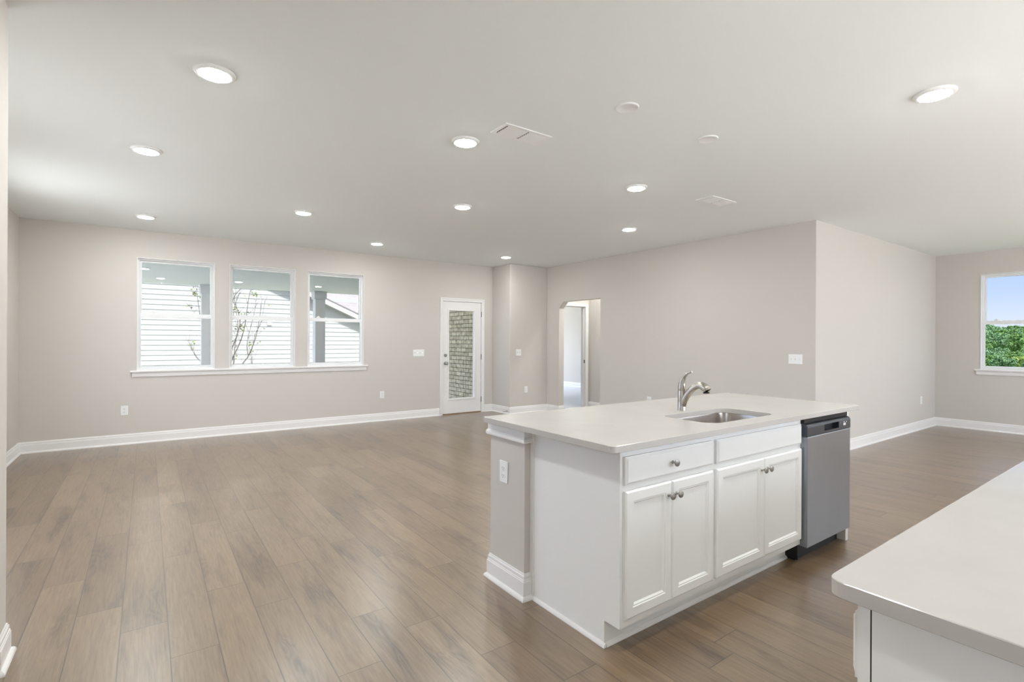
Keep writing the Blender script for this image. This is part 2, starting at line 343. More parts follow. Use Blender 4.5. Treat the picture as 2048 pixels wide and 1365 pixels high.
def rrect(x0, x1, y0, y1, r, n=8, inset=0.0):
    x0 += inset; x1 -= inset; y0 += inset; y1 -= inset; r = max(r - inset, 0.0005); o = []
    for cx, cy, a in ((x1-r, y1-r, 0), (x0+r, y1-r, PI/2), (x0+r, y0+r, PI), (x1-r, y0+r, 1.5*PI)):
        for k in range(n + 1):
            t = a + PI/2 * k / n; o.append((cx + r*math.cos(t), cy + r*math.sin(t)))
    return o
def slab(outer, z0, z1, m, name, parent=None, hole=None, e=0.0015):
    """outer/hole: functions inset -> loop of points"""
    bm = bmesh.new(); lv = [(z0, e), (z0+e, 0), (z1-e, 0), (z1, e)]
    caps = {0: [], 3: []}
    for fn, sg in ((outer, 1), (hole, -1)):
        if fn is None: continue
        rings = []
        for z, i in lv: rings.append([bm.verts.new((x, y, z)) for x, y in fn(i * sg)])
        for a, b in zip(rings, rings[1:]):
            for k in range(len(a)):
                q = (k + 1) % len(a); f = bm.faces.new((a[k], a[q], b[q], b[k])); f.smooth = False
        for ci, rg in ((0, rings[0]), (3, rings[3])):
            for k in range(len(rg)): caps[ci].append(bm.edges.get((rg[k], rg[(k+1) % len(rg)])))
    for ci in caps: bmesh.ops.triangle_fill(bm, use_beauty=True, use_dissolve=False, edges=caps[ci])
    bmesh.ops.recalc_face_normals(bm, faces=bm.faces)
    me = bpy.data.meshes.new(name); bm.to_mesh(me); bm.free(); me.materials.append(m)
    o = bpy.data.objects.new(name, me); C.objects.link(o)
    if parent: o.parent = parent
    return o
def copy_tree(o, parent=None):
    c = o.copy(); C.objects.link(c)
    if parent: c.parent = parent
    for ch in list(o.children): copy_tree(ch, c)
    return c

# ------------------------------------------------------------------ dimensions
H = 2.743; XL = -1.205; YF = 8.11; XB = 5.358; YB = 7.53; XW = 6.225; YN = 2.71; XR = 10.409
T = 0.14; YK = -0.26; YBACK = -2.3
WZ0, WZ1 = 0.935, 2.392
WINS = [(-0.105, 0.765), (0.938, 1.809), (1.986, 2.857)]
RWINS = [(1.29, 2.16), (0.244, 1.114), (-0.05-0.0, 0.07)]
RWINS = [(1.29, 2.16), (0.244, 1.114)]
DX0, DX1, DZ = 4.303, 5.105, 2.045
OY0, OY1, OZ = 6.117, 7.178, 2.066
VX, VY = 7.18, 7.37

# ------------------------------------------------------------------ floor
def build_floor():
    PW, PL, X0 = 0.1795, 1.2, 0.0865
    phase = {-3: 3.688, -2: 4.414, -1: 4.119, 0: 3.77, 1: 4.342, 2: 5.217, 3: 3.245, 4: 3.639, 5: 3.418, 6: 3.036, 7: 2.711, 8: 3.221, 9: 2.85, 10: 1.222}
    v = []; f = []; gr = []; ed = []; tone = []; pw = []; pl = []
    areas = [(XL - 0.02, XR + 0.02, YBACK - 0.02, YF + 0.02)]
    for i in range(-9, 60):
        xa, xb = X0 + i * PW, X0 + (i + 1) * PW
        ph = phase.get(i, rnd.random() * PL + 0.0) % PL
        k = -3
        while ph + k * PL < YF + 0.3:
            ya, yb = ph + k * PL, ph + (k + 1) * PL; k += 1
            ox, oy = rnd.random() * 40, rnd.random() * 40; tn = rnd.random()
            flip = rnd.random() < 0.5
            cx0, cx1 = max(xa, XL - 0.05), min(xb, XR + 0.05); cy0, cy1 = max(ya, YBACK - 0.05), min(yb, YF + 0.04)
            if cx1 <= cx0 or cy1 <= cy0: continue
            n = len(v); v += [(cx0, cy0, 0), (cx1, cy0, 0), (cx1, cy1, 0), (cx0, cy1, 0)]; f.append((n, n+1, n+2, n+3))
            for x, y in ((cx0, cy0), (cx1, cy0), (cx1, cy1), (cx0, cy1)):
                ed.append((x - xa, y - ya)); gr.append((ox + (x - xa), oy + ((yb - y) if flip else (y - ya))))
            tone.append(tn); pw.append(PW); pl.append(PL)
    n = len(v); x0, x1, y0, y1, z0, z1 = XL-0.1, XR+0.1, YBACK-0.1, YF+0.05, -0.12, -0.002
    v += [(x0,y0,z0),(x1,y0,z0),(x1,y1,z0),(x0,y1,z0),(x0,y0,z1),(x1,y0,z1),(x1,y1,z1),(x0,y1,z1)]
    for q in [(0,3,2,1),(4,5,6,7),(0,1,5,4),(1,2,6,5),(2,3,7,6),(3,0,4,7)]:
        f.append(tuple(n + i for i in q)); tone.append(.5); pw.append(1); pl.append(1); ed += [(.1,.1)]*4; gr += [(0,0)]*4
    me = bpy.data.meshes.new('floor'); me.from_pydata(v, [], f)
    for nm, dat in (('grain', gr), ('edge', ed)):
        u = me.uv_layers.new(name=nm)
        for i, p in enumerate(dat): u.data[i].uv = p
    for nm, dat in (('tone', tone), ('pw', pw), ('pl', pl)):
        a = me.attributes.new(nm, 'FLOAT', 'FACE')
        for i, q in enumerate(dat): a.data[i].value = q
    me.materials.append(floor_m)
    o = bpy.data.objects.new('floor', me); C.objects.link(o); struct(o, 'wood-look plank floor running through the whole open room')
build_floor()
struct(MB().box((XL-T, YBACK-T, H), (XR+T, YF+T, H+0.25)).build('ceiling', ceil_m), 'flat white ceiling of the open room')

# ------------------------------------------------------------------ walls
W = struct
W(wall_panel('Y', YF, YF+T, XL-T, XW+0.0, -0.12, H, [(a, b, WZ0, WZ1) for a, b in WINS] + [(DX0-0.03, DX1+0.03, -0.12, DZ+0.03)]).build('wall_far', wall_m), 'long beige wall with three windows and the glazed door')
W(wall_panel('X', XL-T, XL, YBACK, YF, -0.12, H, [(3.45, 4.25, 0.9, 2.1), (5.5, 6.5, 0.9, 2.3), (-1.9, -1.0, 1.2, 2.2)]).build('wall_left', wall_m), 'beige wall at the left end of the room')  # unseen openings added here to let daylight into the living area
W(MB().box((XB, YB, -0.12), (XW+0.0, YF-0.001, H)).build('wall_corner', wall_m, bevel=0.012), 'boxed-out beige corner beside the glazed door')
def opening_wall():
    b = wall_panel('X', XW, XW+0.12, YN, YF-0.001, -0.12, H, [(OY0, OY1, -0.12, OZ)])
    # clipped corner of the opening
    c = 0.125; pts = [(OY1+0.002, OZ+0.002), (OY1+0.002, OZ-c), (OY1-c, OZ+0.002)]
    b.add([(XW, y, z) for y, z in pts] + [(XW+0.12, y, z) for y, z in pts], [(0,1,2),(3,5,4),(0,3,4,1),(1,4,5,2),(2,5,3,0)])
    return b
W(opening_wall().build('wall_middle', wall_m), 'beige wall with the open passage')
W(MB().box((XW+0.12, YN, -0.12), (XR+T, YN+0.12, H)).build('wall_right', wall_m), 'bright wall beside the dining area')
W(wall_panel('X', XR, XR+T, YBACK-T, YN, -0.12, H, [(a, b, WZ0, WZ1) for a, b in RWINS]).build('wall_window_side', wall_m), 'wall with the window that looks out on trees')
W(MB().box((-1.2, 2.835, -0.12), (-0.48, 3.0, H)).build('wall_stub', wall_m, bevel=0.004), 'end of a short wall at the near left edge')
W(wall_panel('Y', YBACK-T, YBACK, XL-T, XR, -0.12, H, [(2.5, 4.5, 0.3, 2.25), (6.0, 7.8, 1.05, 2.4), (8.7, 9.8, 1.05, 2.4)]).build('wall_back', wall_m), 'wall behind the camera')  # openings are unseen, added so daylight fills the kitchen and dining side
# passage and bedroom
W(wall_panel('Y', VY, VY+0.12, XW+0.12, VX+0.10, -0.12, H, [(6.47, 7.10, -0.12, 2.03)]).build('wall_passage_end', wall_m), 'end wall of the passage with a doorway')
W(MB().box((VX, 5.3, -0.12), (VX+0.1, VY, H)).build('wall_passage_side', wall_m), 'side wall of the passage')
W(MB().box((XW+0.12, 5.2, -0.12), (VX+0.1, 5.3, H)).build('wall_passage_near', wall_m), 'near wall of the passage')
BX0, BX1, BY0, BY1 = 5.6, 10.14, VY+0.12, 12.6
W(MB().box((XW+0.12, 5.3, H-0.0), (VX+0.1, VY+0.12, H+0.2)).build('ceiling_passage', ceil_m), 'passage ceiling') if False else None
W(MB().box((BX0, BY0-0.06, -0.12), (BX1+T, BY1+T, 0.004)).build('floor_carpet', carpet_m), 'pale carpet of the room beyond the passage')
W(MB().box((BX1, YN+0.12, -0.12), (BX1+T, BY1+T, H)).build('wall_bedroom_right', wall_m), 'far wall of the room beyond the passage')
W(MB().box((VX+0.1, BY0-0.12, -0.12), (BX1, BY0, H)).build('wall_bedroom_near', wall_m), 'near wall of the room beyond the passage')
W(wall_panel('Y', BY1, BY1+T, BX0, BX1, -0.12, H, [(6.2, 9.9, 0.5, 2.4)]).build('wall_bedroom_far', wall_m), 'outer wall of the room beyond the passage, with an added unseen opening')  # opening is out of view, added and widened to brighten this room
W(MB().box((5.5, YF+T, -0.12), (5.62, BY1+T, H)).build('wall_bedroom_left', wall_m), 'side wall of the room beyond the passage')
W(MB().box((XW-0.6, YF+T, H), (BX1+T, BY1+T, H+0.25)).build('ceiling_bedroom', ceil_m), 'ceiling of the room beyond the passage')

# ------------------------------------------------------------------ baseboards
BP = [(0,0), (0.029,0), (0.029,0.007), (0.026,0.014), (0.020,0.020), (0.0145,0.022), (0.0145,0.094), (0.012,0.098), (0.012,0.103), (0.0095,0.106), (0.0095,0.121), (0.006,0.126), (0.004,0.134), (0,0.134)]
def baseboard(name, path, label, prof=BP, m=None): return struct(sweep(path, prof).build(name, m or trim_m), label)
# travel direction keeps the room on the left
baseboard('baseboard_left', [(XL, YF), (XL, 3.0)], 'white baseboard of the left end wall')
baseboard('baseboard_far', [(4.233, YF), (XL, YF)], 'white baseboard under the three windows')
baseboard('baseboard_corner', [(6.405, VY), (6.345, VY), (6.345, OY1), (XW, OY1), (XW, YB), (XB, YB), (XB, YF), (5.163, YF)], 'white baseboard around the boxed-out corner')
baseboard('baseboard_right', [(XR, YBACK), (XR, YN), (XW, YN), (XW, OY0), (XW+0.12, OY0), (XW+0.12, 5.3), (VX, 5.3), (VX, VY), (7.165, VY)], 'white baseboard of the right hand walls')
baseboard('baseboard_stub', [(-1.2, 3.0), (-0.48, 3.0), (-0.48, 2.835), (-0.60, 2.835)], 'white baseboard wrapped around the end of the short wall')
baseboard('baseboard_bedroom', [(BX1, BY0), (BX1, BY1)], 'white baseboard in the room beyond the passage')

# ------------------------------------------------------------------ windows (built facing -Y in local space, x = 0..w)
def make_window(name, w, label, glass_m=glass_m):
    r = empty(name); struct(r, label)
    h = WZ1 - WZ0; d0, d1 = 0.045, 0.115
    f = 0.03
    # frame
    fr = wall_panel('Y', d0, d1, 0, w, 0, h, [(f, w-f, f, h-f)]); fr.build('window_frame', vinyl_m, r, bevel=0.003)
    wall_panel('Y', -0.007, 0.0, 0.0, w, 0.0, h, [(0.009, w-0.009, 0.0, h-0.009)]).build('edge_trim', trim_m, r, bevel=0.002)
    # bright lining of the opening
    wall_panel('Y', -0.004, d0, 0, w, 0, h, [(0.008, w-0.008, 0.008, h-0.008)]).build('jamb_liner', trim_m, r)
    mz0, mz1 = 0.690, 0.745; q = 0.022
    up_ = wall_panel('Y', d0+0.030, d0+0.055, f, w-f, mz0+0.005, h-f, [(f+q, w-f-q, mz1, h-f-q)]).build('upper_sash', vinyl_m, r, bevel=0.003)
    MB().box((f+q, d0+0.041, mz1), (w-f-q, d0+0.045, h-f-q)).build('pane', glass_m, up_)
    lo = wall_panel('Y', d0+0.002, d0+0.029, f, w-f, f, mz1, [(f+q*0.7, w-f-q*0.7, f+q, mz0)]).build('lower_sash', vinyl_m, r, bevel=0.003)
    MB().box((f+q*0.7, d0+0.013, f+q), (w-f-q*0.7, d0+0.017, mz0)).build('pane', glass_m, lo)
    lk = MB().box((w*0.17, d0-0.003, mz1), (w*0.17+0.05, d0+0.02, mz1+0.018)).box((w*0.17+0.015, d0-0.012, mz1+0.016), (w*0.17+0.035, d0+0.012, mz1+0.026))
    lk.build('sash_lock', plate_m, r, bevel=0.003)
    return r
lab = ['window nearest the room corner on the far wall', 'middle window of the three on the far wall', 'window nearest the glazed door']
for i, (a, b) in enumerate(WINS):
    o = make_window('window_%d' % (i+1), b - a, lab[i], porch_glass_m); o.location = (a, YF, WZ0)
lab = ['window of the dining area that looks out on trees', 'second window of the dining area, out of the frame']
for i, (a, b) in enumerate(RWINS):
    o = make_window('window_%d' % (i+4), b - a, lab[i]); o.location = (XR, b, WZ0); o.rotation_euler = (0, 0, -PI/2)
STOOL = [(0,-0.022), (0.038,-0.022), (0.042,-0.012), (0.038,0.0), (0,0.0)]
APRON = [(0,-0.085), (0.010,-0.085), (0.016,-0.076), (0.018,-0.045), (0.014,-0.040), (0.020,-0.032), (0.020,-0.022), (0,-0.022)]
def sill(name, p0, p1, e, nx, ny, label):
    r = empty(name, (0, 0, 0)); struct(r, label)
    # stool runs past the window, apron a little shorter; both return to the wall
    def ring(ext, dd): 
        a = Vector(p0) - Vector(e) * ext; b = Vector(p1) + Vector(e) * ext; return [tuple(b), tuple(a)]
    s1 = sweep(ring(0.065, 0), [(d, WZ0 + z) for d, z in STOOL]).build('stool', trim_m, r)
    s2 = sweep(ring(0.045, 0), [(d, WZ0 + z) for d, z in APRON]).build('apron', trim_m, r)
    return r
sill('trim_1', (WINS[0][0], YF), (WINS[2][1], YF), (1, 0), 0, -1, 'white sill running under the three windows')
r_ = empty('trim_2'); struct(r_, 'white sill under the dining window')
sweep([(XR, 0.17), (XR, 2.225)], [(d, WZ0+z) for d, z in STOOL]).build('stool', trim_m, r_)
sweep([(XR, 0.19), (XR, 2.205)], [(d, WZ0+z) for d, z in APRON]).build('apron', trim_m, r_)
# stool shelf inside the openings
for k, (a, b) in enumerate(WINS):
    MB().box((a+0.008, YF-0.001, WZ0-0.01), (b-0.008, YF+0.044, WZ0+0.006)).build('sill_return', trim_m, bpy.data.objects['trim_1'])
for a, b in RWINS:
    MB().box((XR-0.001, a+0.008, WZ0-0.01), (XR+0.044, b-0.008, WZ0+0.006)).build('sill_return', trim_m, r_)

# ------------------------------------------------------------------ glazed exterior door
def casing_ring(x0, x1, zt, wd, y, th, m, parent, name='casing'):
    """three-sided casing, outer faces at x0-wd / x1+wd / zt+wd, protruding towards -Y"""
    pr = [(0, 0), (wd, 0), (wd, -th), (wd-0.018, -th), (wd-0.024, -th*0.75), (0.012, -th*0.55), (0.006, -th*0.65), (0, -th*0.6)]
    b = MB(); vs = []; m_ = len(pr)
    for (cx, cz, sx, sz) in ((x0, 0, -1, 0), (x0, zt, -1, 1), (x1, zt, 1, 1), (x1, 0, 1, 0)):
        for d, t in pr: vs.append((cx + sx*d, y + t, cz + sz*d))
    fs = [(i*m_+k, i*m_+(k+1) % m_, (i+1)*m_+(k+1) % m_, (i+1)*m_+k) for i in range(3) for k in range(m_)]
    fs += [tuple(range(m_)), tuple(3*m_ + k for k in range(m_))[::-1]]
    return b.add(vs, fs).build(name, m, parent)
d = empty('door_1', (0, 0, 0)); struct(d, 'white exterior door with a full glass panel looking on a brick wall')
casing_ring(DX0-0.008, DX1+0.008, DZ+0.006, 0.056, YF, 0.017, trim_m, d)
wall_panel('Y', YF-0.001, YF+T, DX0-0.03, DX1+0.03, 0.0, DZ+0.03, [(DX0-0.004, DX1+0.004, 0.0, DZ+0.004)]).build('door_frame', trim_m, d)
MB().box((DX0-0.004, YF+0.002, 0), (DX1+0.004, YF+T, 0.014)).build('threshold', mat('threshold_wood', (0.30, 0.19, 0.11, 1), 0.5), d)
sl = wall_panel('Y', YF+0.012, YF+0.056, DX0, DX1, 0.018, DZ, [(4.425, 4.962, 0.285, 1.885)]).build('door_slab', trim_m, d, bevel=0.002)
gf = wall_panel('Y', YF+0.000, YF+0.068, 4.402, 4.985, 0.258, 1.912, [(4.430, 4.957, 0.290, 1.880)])
gf.build('glazing_frame', trim_m, sl, bevel=0.006, seg=3)
MB().box((4.43, YF+0.032, 0.29), (4.957, YF+0.036, 1.88)).build('pane', door_glass_m, sl)
for z in (1.83, 1.035, 0.24):
    hb = lathe([(0.0065, -0.05), (0.0065, 0.05)], 12); hb.tf(Matrix.Translation((DX1+0.004, YF-0.004, z))).build('hinge', hinge_m, d)
kb = lathe([(0.030, 0), (0.030, -0.008), (0.011, -0.012), (0.011, -0.032), (0.020, -0.036), (0.028, -0.046), (0.028, -0.060), (0.020, -0.070), (0.0, -0.073)], 28, 'Y')
kb.tf(Matrix.Translation((4.358, YF+0.012, 0.93))).build('door_knob', knob_m, d, smooth=True)
db = lathe([(0.030, 0), (0.030, -0.010), (0.026, -0.016), (0.0, -0.018)], 28, 'Y').tf(Matrix.Translation((4.358, YF+0.012, 1.072)))
db.box((4.353, YF-0.022, 1.056), (4.363, YF-0.004, 1.088)); db.build('deadbolt', knob_m, d, smooth=True)

# passage doorway
d = empty('door_2', (0, 0, 0)); struct(d, 'cased doorway at the end of the passage')
casing_ring(6.482, 7.088, 2.022, 0.056, VY, 0.017, trim_m, d)
wall_panel('Y', VY-0.001, VY+0.125, 6.47, 7.10, 0.0, 2.03, [(6.487, 7.083, 0.0, 2.017)]).build('door_frame', trim_m, d)
wall_panel('Y', VY+0.045, VY+0.075, 6.487, 7.083, 0.0, 2.017, [(6.497, 7.073, 0.0, 2.007)]).build('door_stop', trim_m, d)
MB().box((7.0835, VY+0.012, 0.90), (7.079, VY+0.04, 0.965)).build('strike_plate', hinge_m, d)
st = lathe([(0.012, 0), (0.012, -0.004), (0.004, -0.006), (0.004, -0.070), (0.009, -0.072), (0.009, -0.084), (0, -0.086)], 14, 'X').tf(Matrix.Translation((XB-0.014, YB+0.06, 0.055)))
tag(st.build('door_stop_bumper', knob_m), 'small metal door stop screwed to the baseboard of the boxed-out corner', 'door stop')

# ------------------------------------------------------------------ ceiling things
def make_light():
    r = empty('ceiling_light')
    lathe([(0.098, 0.0), (0.098, -0.005), (0.093, -0.012), (0.084, -0.015), (0.076, -0.015), (0.074, -0.012), (0.074, 0.0)], 48).build('trim_ring', plate_m, r, smooth=True)
    lathe([(0.0739, -0.0115), (0.0725, -0.0150), (0.068, -0.0180), (0.056, -0.0205), (0.03, -0.0225), (0.0, -0.023)], 40).build('diffuser', lamp_m, r, smooth=True)
    return r
LG = 'round recessed ceiling lights'
lights = [
 (0.285, 3.085, 'large-looking round ceiling light above the foreground floor, nearest of the left hand ones'),
 (-0.007, 4.643, 'round ceiling light second nearest above the left side of the room'),
 (-0.015, 7.165, 'round ceiling light above the far wall window nearest the corner'),
 (1.395, 5.888, 'round ceiling light alone between the rows, in front of the middle window'),
 (2.704, 7.134, 'round ceiling light near the far wall, above the window nearest the glazed door'),
 (1.816, 3.103, 'round ceiling light just beside the big air vent'),
 (2.674, 4.624, 'round ceiling light between the vent-side light and the far door'),
 (4.873, 6.975, 'farthest round ceiling light, in front of the boxed-out corner'),
 (3.612, 3.105, 'round ceiling light above and beyond the faucet, nearer of that pair'),
 (4.877, 4.308, 'round ceiling light farther of the pair in front of the passage wall'),
 (3.590, 0.942, 'round ceiling light at the upper right, nearest above the dishwasher side'),
 (1.820, 0.942, 'added unseen round ceiling light above the near side of the island, above the frame'),  # this pair is out of view, added to light the island side
 (0.285, 0.942, 'added unseen round ceiling light straight above the camera'),
 (6.80, 6.60, 'added unseen round ceiling light inside the passage, nearer its end doorway'),  # unseen pair added to lift the passage walls
 (6.80, 5.75, 'added unseen round ceiling light inside the passage, nearer the room'),
 (8.30, 0.60, 'added unseen round ceiling light above the dining area, outside the frame'),  # out of view, added to light the dining walls
]
L0 = make_light()
for i, (x, y, lb) in enumerate(lights):
    o = L0 if i == 0 else copy_tree(L0)
    o.location = (x, y, H); tag(o, lb, 'ceiling light', LG)
cv = empty('blank_ceiling_cover')
lathe([(0.070, 0), (0.070, -0.004), (0.066, -0.008), (0.058, -0.0085), (0.054, -0.006), (0.0, -0.0065)], 40).build('cover_disc', plate_m, cv, smooth=True)
cv.location = (2.331, 2.078, H); tag(cv, 'white blank round ceiling cover nearer to the big air vent', 'ceiling cover', 'blank round ceiling covers above the island')
c2 = copy_tree(cv); c2.location = (3.141, 2.073, H); tag(c2, 'white blank round ceiling cover farther from the big air vent, above the dishwasher end')
def make_vent(w, h, label):
    r = empty('ceiling_vent'); tag(r, label, 'air vent', 'white ceiling air vents')
    MB().box((-w/2+0.02, -h/2+0.02, -0.0015), (w/2-0.02, h/2-0.02, -0.0005)).build('dark_backing', vent_back_m, r)
    wall = wall_panel('Y', 0, -0.008, -w/2, w/2, -h/2, h/2, [(-w/2+0.028, -0.008, -h/2+0.024, h/2-0.024), (0.008, w/2-0.028, -h/2+0.024, h/2-0.024)])
    wall.tf(Matrix(((1,0,0,0),(0,0,1,0),(0,1,0,0),(0,0,0,1)))).build('vent_frame', plate_m, r, bevel=0.002)
    for a, b in ((-w/2+0.028+0.010, -0.008), (0.008+0.010, w/2-0.028)):
        s = MB()
        n = 6
        for k in range(n):
            y = -h/2+0.024 + (k+0.5) * (h-0.048)/n; hw = (h-0.048)/n*0.40
            s.add([(a, y-hw, -0.003), (b, y-hw, -0.003), (b, y+hw, -0.010), (a, y+hw, -0.010), (a, y-hw, -0.0018), (b, y-hw, -0.0018), (b, y+hw, -0.0088), (a, y+hw, -0.0088)],
                  [(0,1,2,3),(4,7,6,5),(0,4,5,1),(1,5,6,2),(2,6,7,3),(3,7,4,0)])
        s.build('louvers', plate_m, r)
    return r
make_vent(0.385, 0.185, 'big white ceiling air vent beside the round light').location = (2.058, 2.768, H)
make_vent(0.40, 0.185, 'smaller-looking white ceiling air vent near the edge of the passage wall').location = (4.595, 2.93, H)

# ------------------------------------------------------------------ outlets and switches (built facing -Y, centred)
def make_outlet(label, gname='white wall outlets'):
    r = empty('wall_outlet'); tag(r, label, 'outlet', gname)
    MB().box((-0.038, -0.006, -0.060), (0.038, 0, 0.060)).build('cover_plate', plate_m, r, bevel=0.003)
    for z in (0.020, -0.020):
        q = MB(); pts = rrect(-0.017, 0.017, -0.014, 0.014, 0.010, 5)
        n = len(pts); q.add([(x, -0.0085, z+y) for x, y in pts] + [(x, -0.005, z+y) for x, y in pts], [tuple(range(n))] + [(i, (i+1) % n, n+(i+1) % n, n+i) for i in range(n)])
        rc = q.build('receptacle', plate_m, r)
        sl = MB().box((-0.0075, -0.0088, z-0.002), (-0.0055, -0.0084, z+0.008)).box((0.0055, -0.0088, z-0.002), (0.0075, -0.0084, z+0.006)).box((-0.002, -0.0088, z-0.010), (0.002, -0.0084, z-0.006))
        sl.build('slots', slot_m, rc)
    lathe([(0.003, -0.0072), (0, -0.0075)], 10, 'Y').build('screw', plate_m, r)
    return r
def make_switch(n, ups, label):
    r = empty('light_switch'); tag(r, label, 'light switch', 'white toggle switch plates'); w = 0.07 + 0.046*(n-1)
    MB().box((-w/2, -0.006, -0.058), (w/2, 0, 0.058)).build('cover_plate', plate_m, r, bevel=0.003)
    for i in range(n):
        x = (i-(n-1)/2)*0.046; s = 1 if ups[i] else -1
        MB().add([(x-0.005,-0.005,-0.012),(x+0.005,-0.005,-0.012),(x+0.005,-0.005,0.012),(x-0.005,-0.005,0.012),(x-0.004,-0.018,s*0.010-0.004),(x+0.004,-0.018,s*0.010-0.004),(x+0.004,-0.018,s*0.010+0.004),(x-0.004,-0.018,s*0.010+0.004)],
                 [(4,5,6,7),(0,1,5,4),(1,2,6,5),(2,3,7,6),(3,0,4,7)]).build('toggle', plate_m, r)
    return r
def put(o, x, y, z, rz=0): o.location = (x, y, z); o.rotation_euler = (0, 0, rz)
put(make_outlet('white wall outlet low under the window nearest the room corner'), -0.228, YF, 0.432)
put(make_outlet('white wall outlet low between the windows and the glazed door'), 3.173, YF, 0.434)
put(make_outlet('white wall outlet low on the boxed-out corner'), 5.724, YB, 0.434)
put(make_outlet('white wall outlet peeking just above the back edge of the island counter'), XW, 5.082, 0.437, PI/2*-1)
put(make_outlet('white wall outlet low on the bright wall of the dining area'), 9.744, YN, 0.448)
put(make_outlet('white wall outlet on the end of the island half wall'), 1.595, 2.290, 0.624, -PI/2)
put(make_switch(4, (1,0,1,0), 'wide white four-gang switch plate beside the glazed door'), 3.828, YF, 1.120)
put(make_switch(2, (1,1), 'small white two-gang switch plate on the boxed-out corner'), 5.552, YB, 1.124)
put(make_switch(3, (1,1,0), 'white three-gang switch plate on the wall edge above the island'), XW, 2.930, 1.138, -PI/2)

# ------------------------------------------------------------------ cabinets (front faces -Y; x = 0..w; y = 0 is the face frame front)
def shaker_door(name, x0, x1, z0, z1, r, th=0.019, knob=None):
    fr = 0.057; b = MB(); y0, y1 = -th, -0.0005
    # outer edge slightly eased, recessed panel with a sloped step
    def ring(i, y): return [(x0+i, y, z0+i), (x1-i, y, z0+i), (x1-i, y, z1-i), (x0+i, y, z1-i)]
    rings = [ring(0, y1), ring(0, y0+0.006), ring(0.007, y0), ring(fr-0.012, y0), ring(fr-0.009, y0+0.003), ring(fr-0.004, y0+0.003), ring(fr+0.003, y0+0.010)]
    vs = [p for q in rings for p in q]; fs = []
    for j in range(len(rings)-1):
        for k in range(4): fs.append((j*4+k, j*4+(k+1) % 4, (j+1)*4+(k+1) % 4, (j+1)*4+k))
    fs.append((3, 2, 1, 0)); n = (len(rings)-1)*4; fs.append((n, n+1, n+2, n+3))
    o = b.add(vs, fs).build(name, cab_m, r)
    if knob: make_knob(knob[0], -th, knob[1], o)
    return o
def drawer_front(name, x0, x1, z0, z1, r, th=0.019, knob=None):
    ring = lambda i, y: [(x0+i, y, z0+i), (x1-i, y, z0+i), (x1-i, y, z1-i), (x0+i, y, z1-i)]
    rings = [ring(0, -0.0005), ring(0, -th+0.007), ring(0.004, -th+0.006), ring(0.012, -th)]
    vs = [p for q in rings for p in q]; fs = [(j*4+k, j*4+(k+1) % 4, (j+1)*4+(k+1) % 4, (j+1)*4+k) for j in range(3) for k in range(4)]
    fs += [(3,2,1,0), (12,13,14,15)]
    o = MB().add(vs, fs).build(name, cab_m, r)
    if knob: make_knob(knob[0], -th, knob[1], o)
    return o
def make_knob(x, y, z, parent):
    k = lathe([(0.008, 0.0), (0.0075, -0.002), (0.005, -0.006), (0.005, -0.014), (0.010, -0.018), (0.0155, -0.022), (0.0165, -0.026), (0.014, -0.030), (0.007, -0.032), (0, -0.0325)], 24, 'Y')
    return k.tf(Matrix.Translation((x, y, z))).build('knob', knob_m, parent, smooth=True)
def make_cabinet(wd, label, group, doorsplit, drawer_knob=True, left_end=False, dep=0.588, zt=0.884):
    r = empty('base_cabinet'); tag(r, label, 'kitchen cabinet', group)
    b = MB()
    # carcass (with toe recess) and face frame
    b.box((0.0, 0.019, 0.114), (0.018, dep, zt-0.002)); b.box((wd-0.018, 0.019, 0.114), (wd, dep, zt-0.002)); b.box((0.018, dep-0.012, 0.114), (wd-0.018, dep, zt-0.002))
    b.box((0.018, 0.019, 0.114), (wd-0.018, dep-0.012, 0.132)); b.box((0.0, 0.088, 0.0), (wd, dep, 0.1139))
    b.box((0.018, 0.0192, 0.69), (wd-0.018, 0.028, 0.74))
    b.build('cabinet_body', cab_m, r)
    wall_panel('Y', 0, 0.019, 0, wd, 0.114, zt-0.002, [(0.04, wd-0.04, 0.15, 0.69), (0.04, wd-0.04, 0.74, 0.84)]).build('face_frame', cab_m, r)
    kx = doorsplit
    sweep([(0, 0.088), (wd, 0.088)], [(-d_, z) for d_, z in ((0,0), (0.014,0), (0.014,0.005), (0.010,0.013), (0.003,0.018), (0,0.018))]).build('shoe_moulding', trim_m, r)
    drawer_front('drawer' if drawer_knob else 'false_drawer_front', 0.015, wd-0.018, 0.727, 0.848, r, knob=(kx, 0.7875) if drawer_knob else None)
    shaker_door('cabinet_door', 0.015, kx-0.0012, 0.152, 0.700, r, knob=(kx-0.028, 0.640))
    shaker_door('cabinet_door', kx+0.0012, wd-0.018, 0.152, 0.700, r, knob=(kx+0.028, 0.640))
    return r
IX, IY = 1.642, 1.490
G = 'white base cabinets of the island'
c = make_cabinet(0.674, 'white island base cabinet with one drawer knob, at the near corner of the island', G, 0.327); put(c, IX, IY, 0)
c = make_cabinet(0.914, 'white island sink base cabinet with a plain false drawer front, beside the dishwasher', G, 0.464, drawer_knob=False); put(c, IX+0.674, IY, 0)
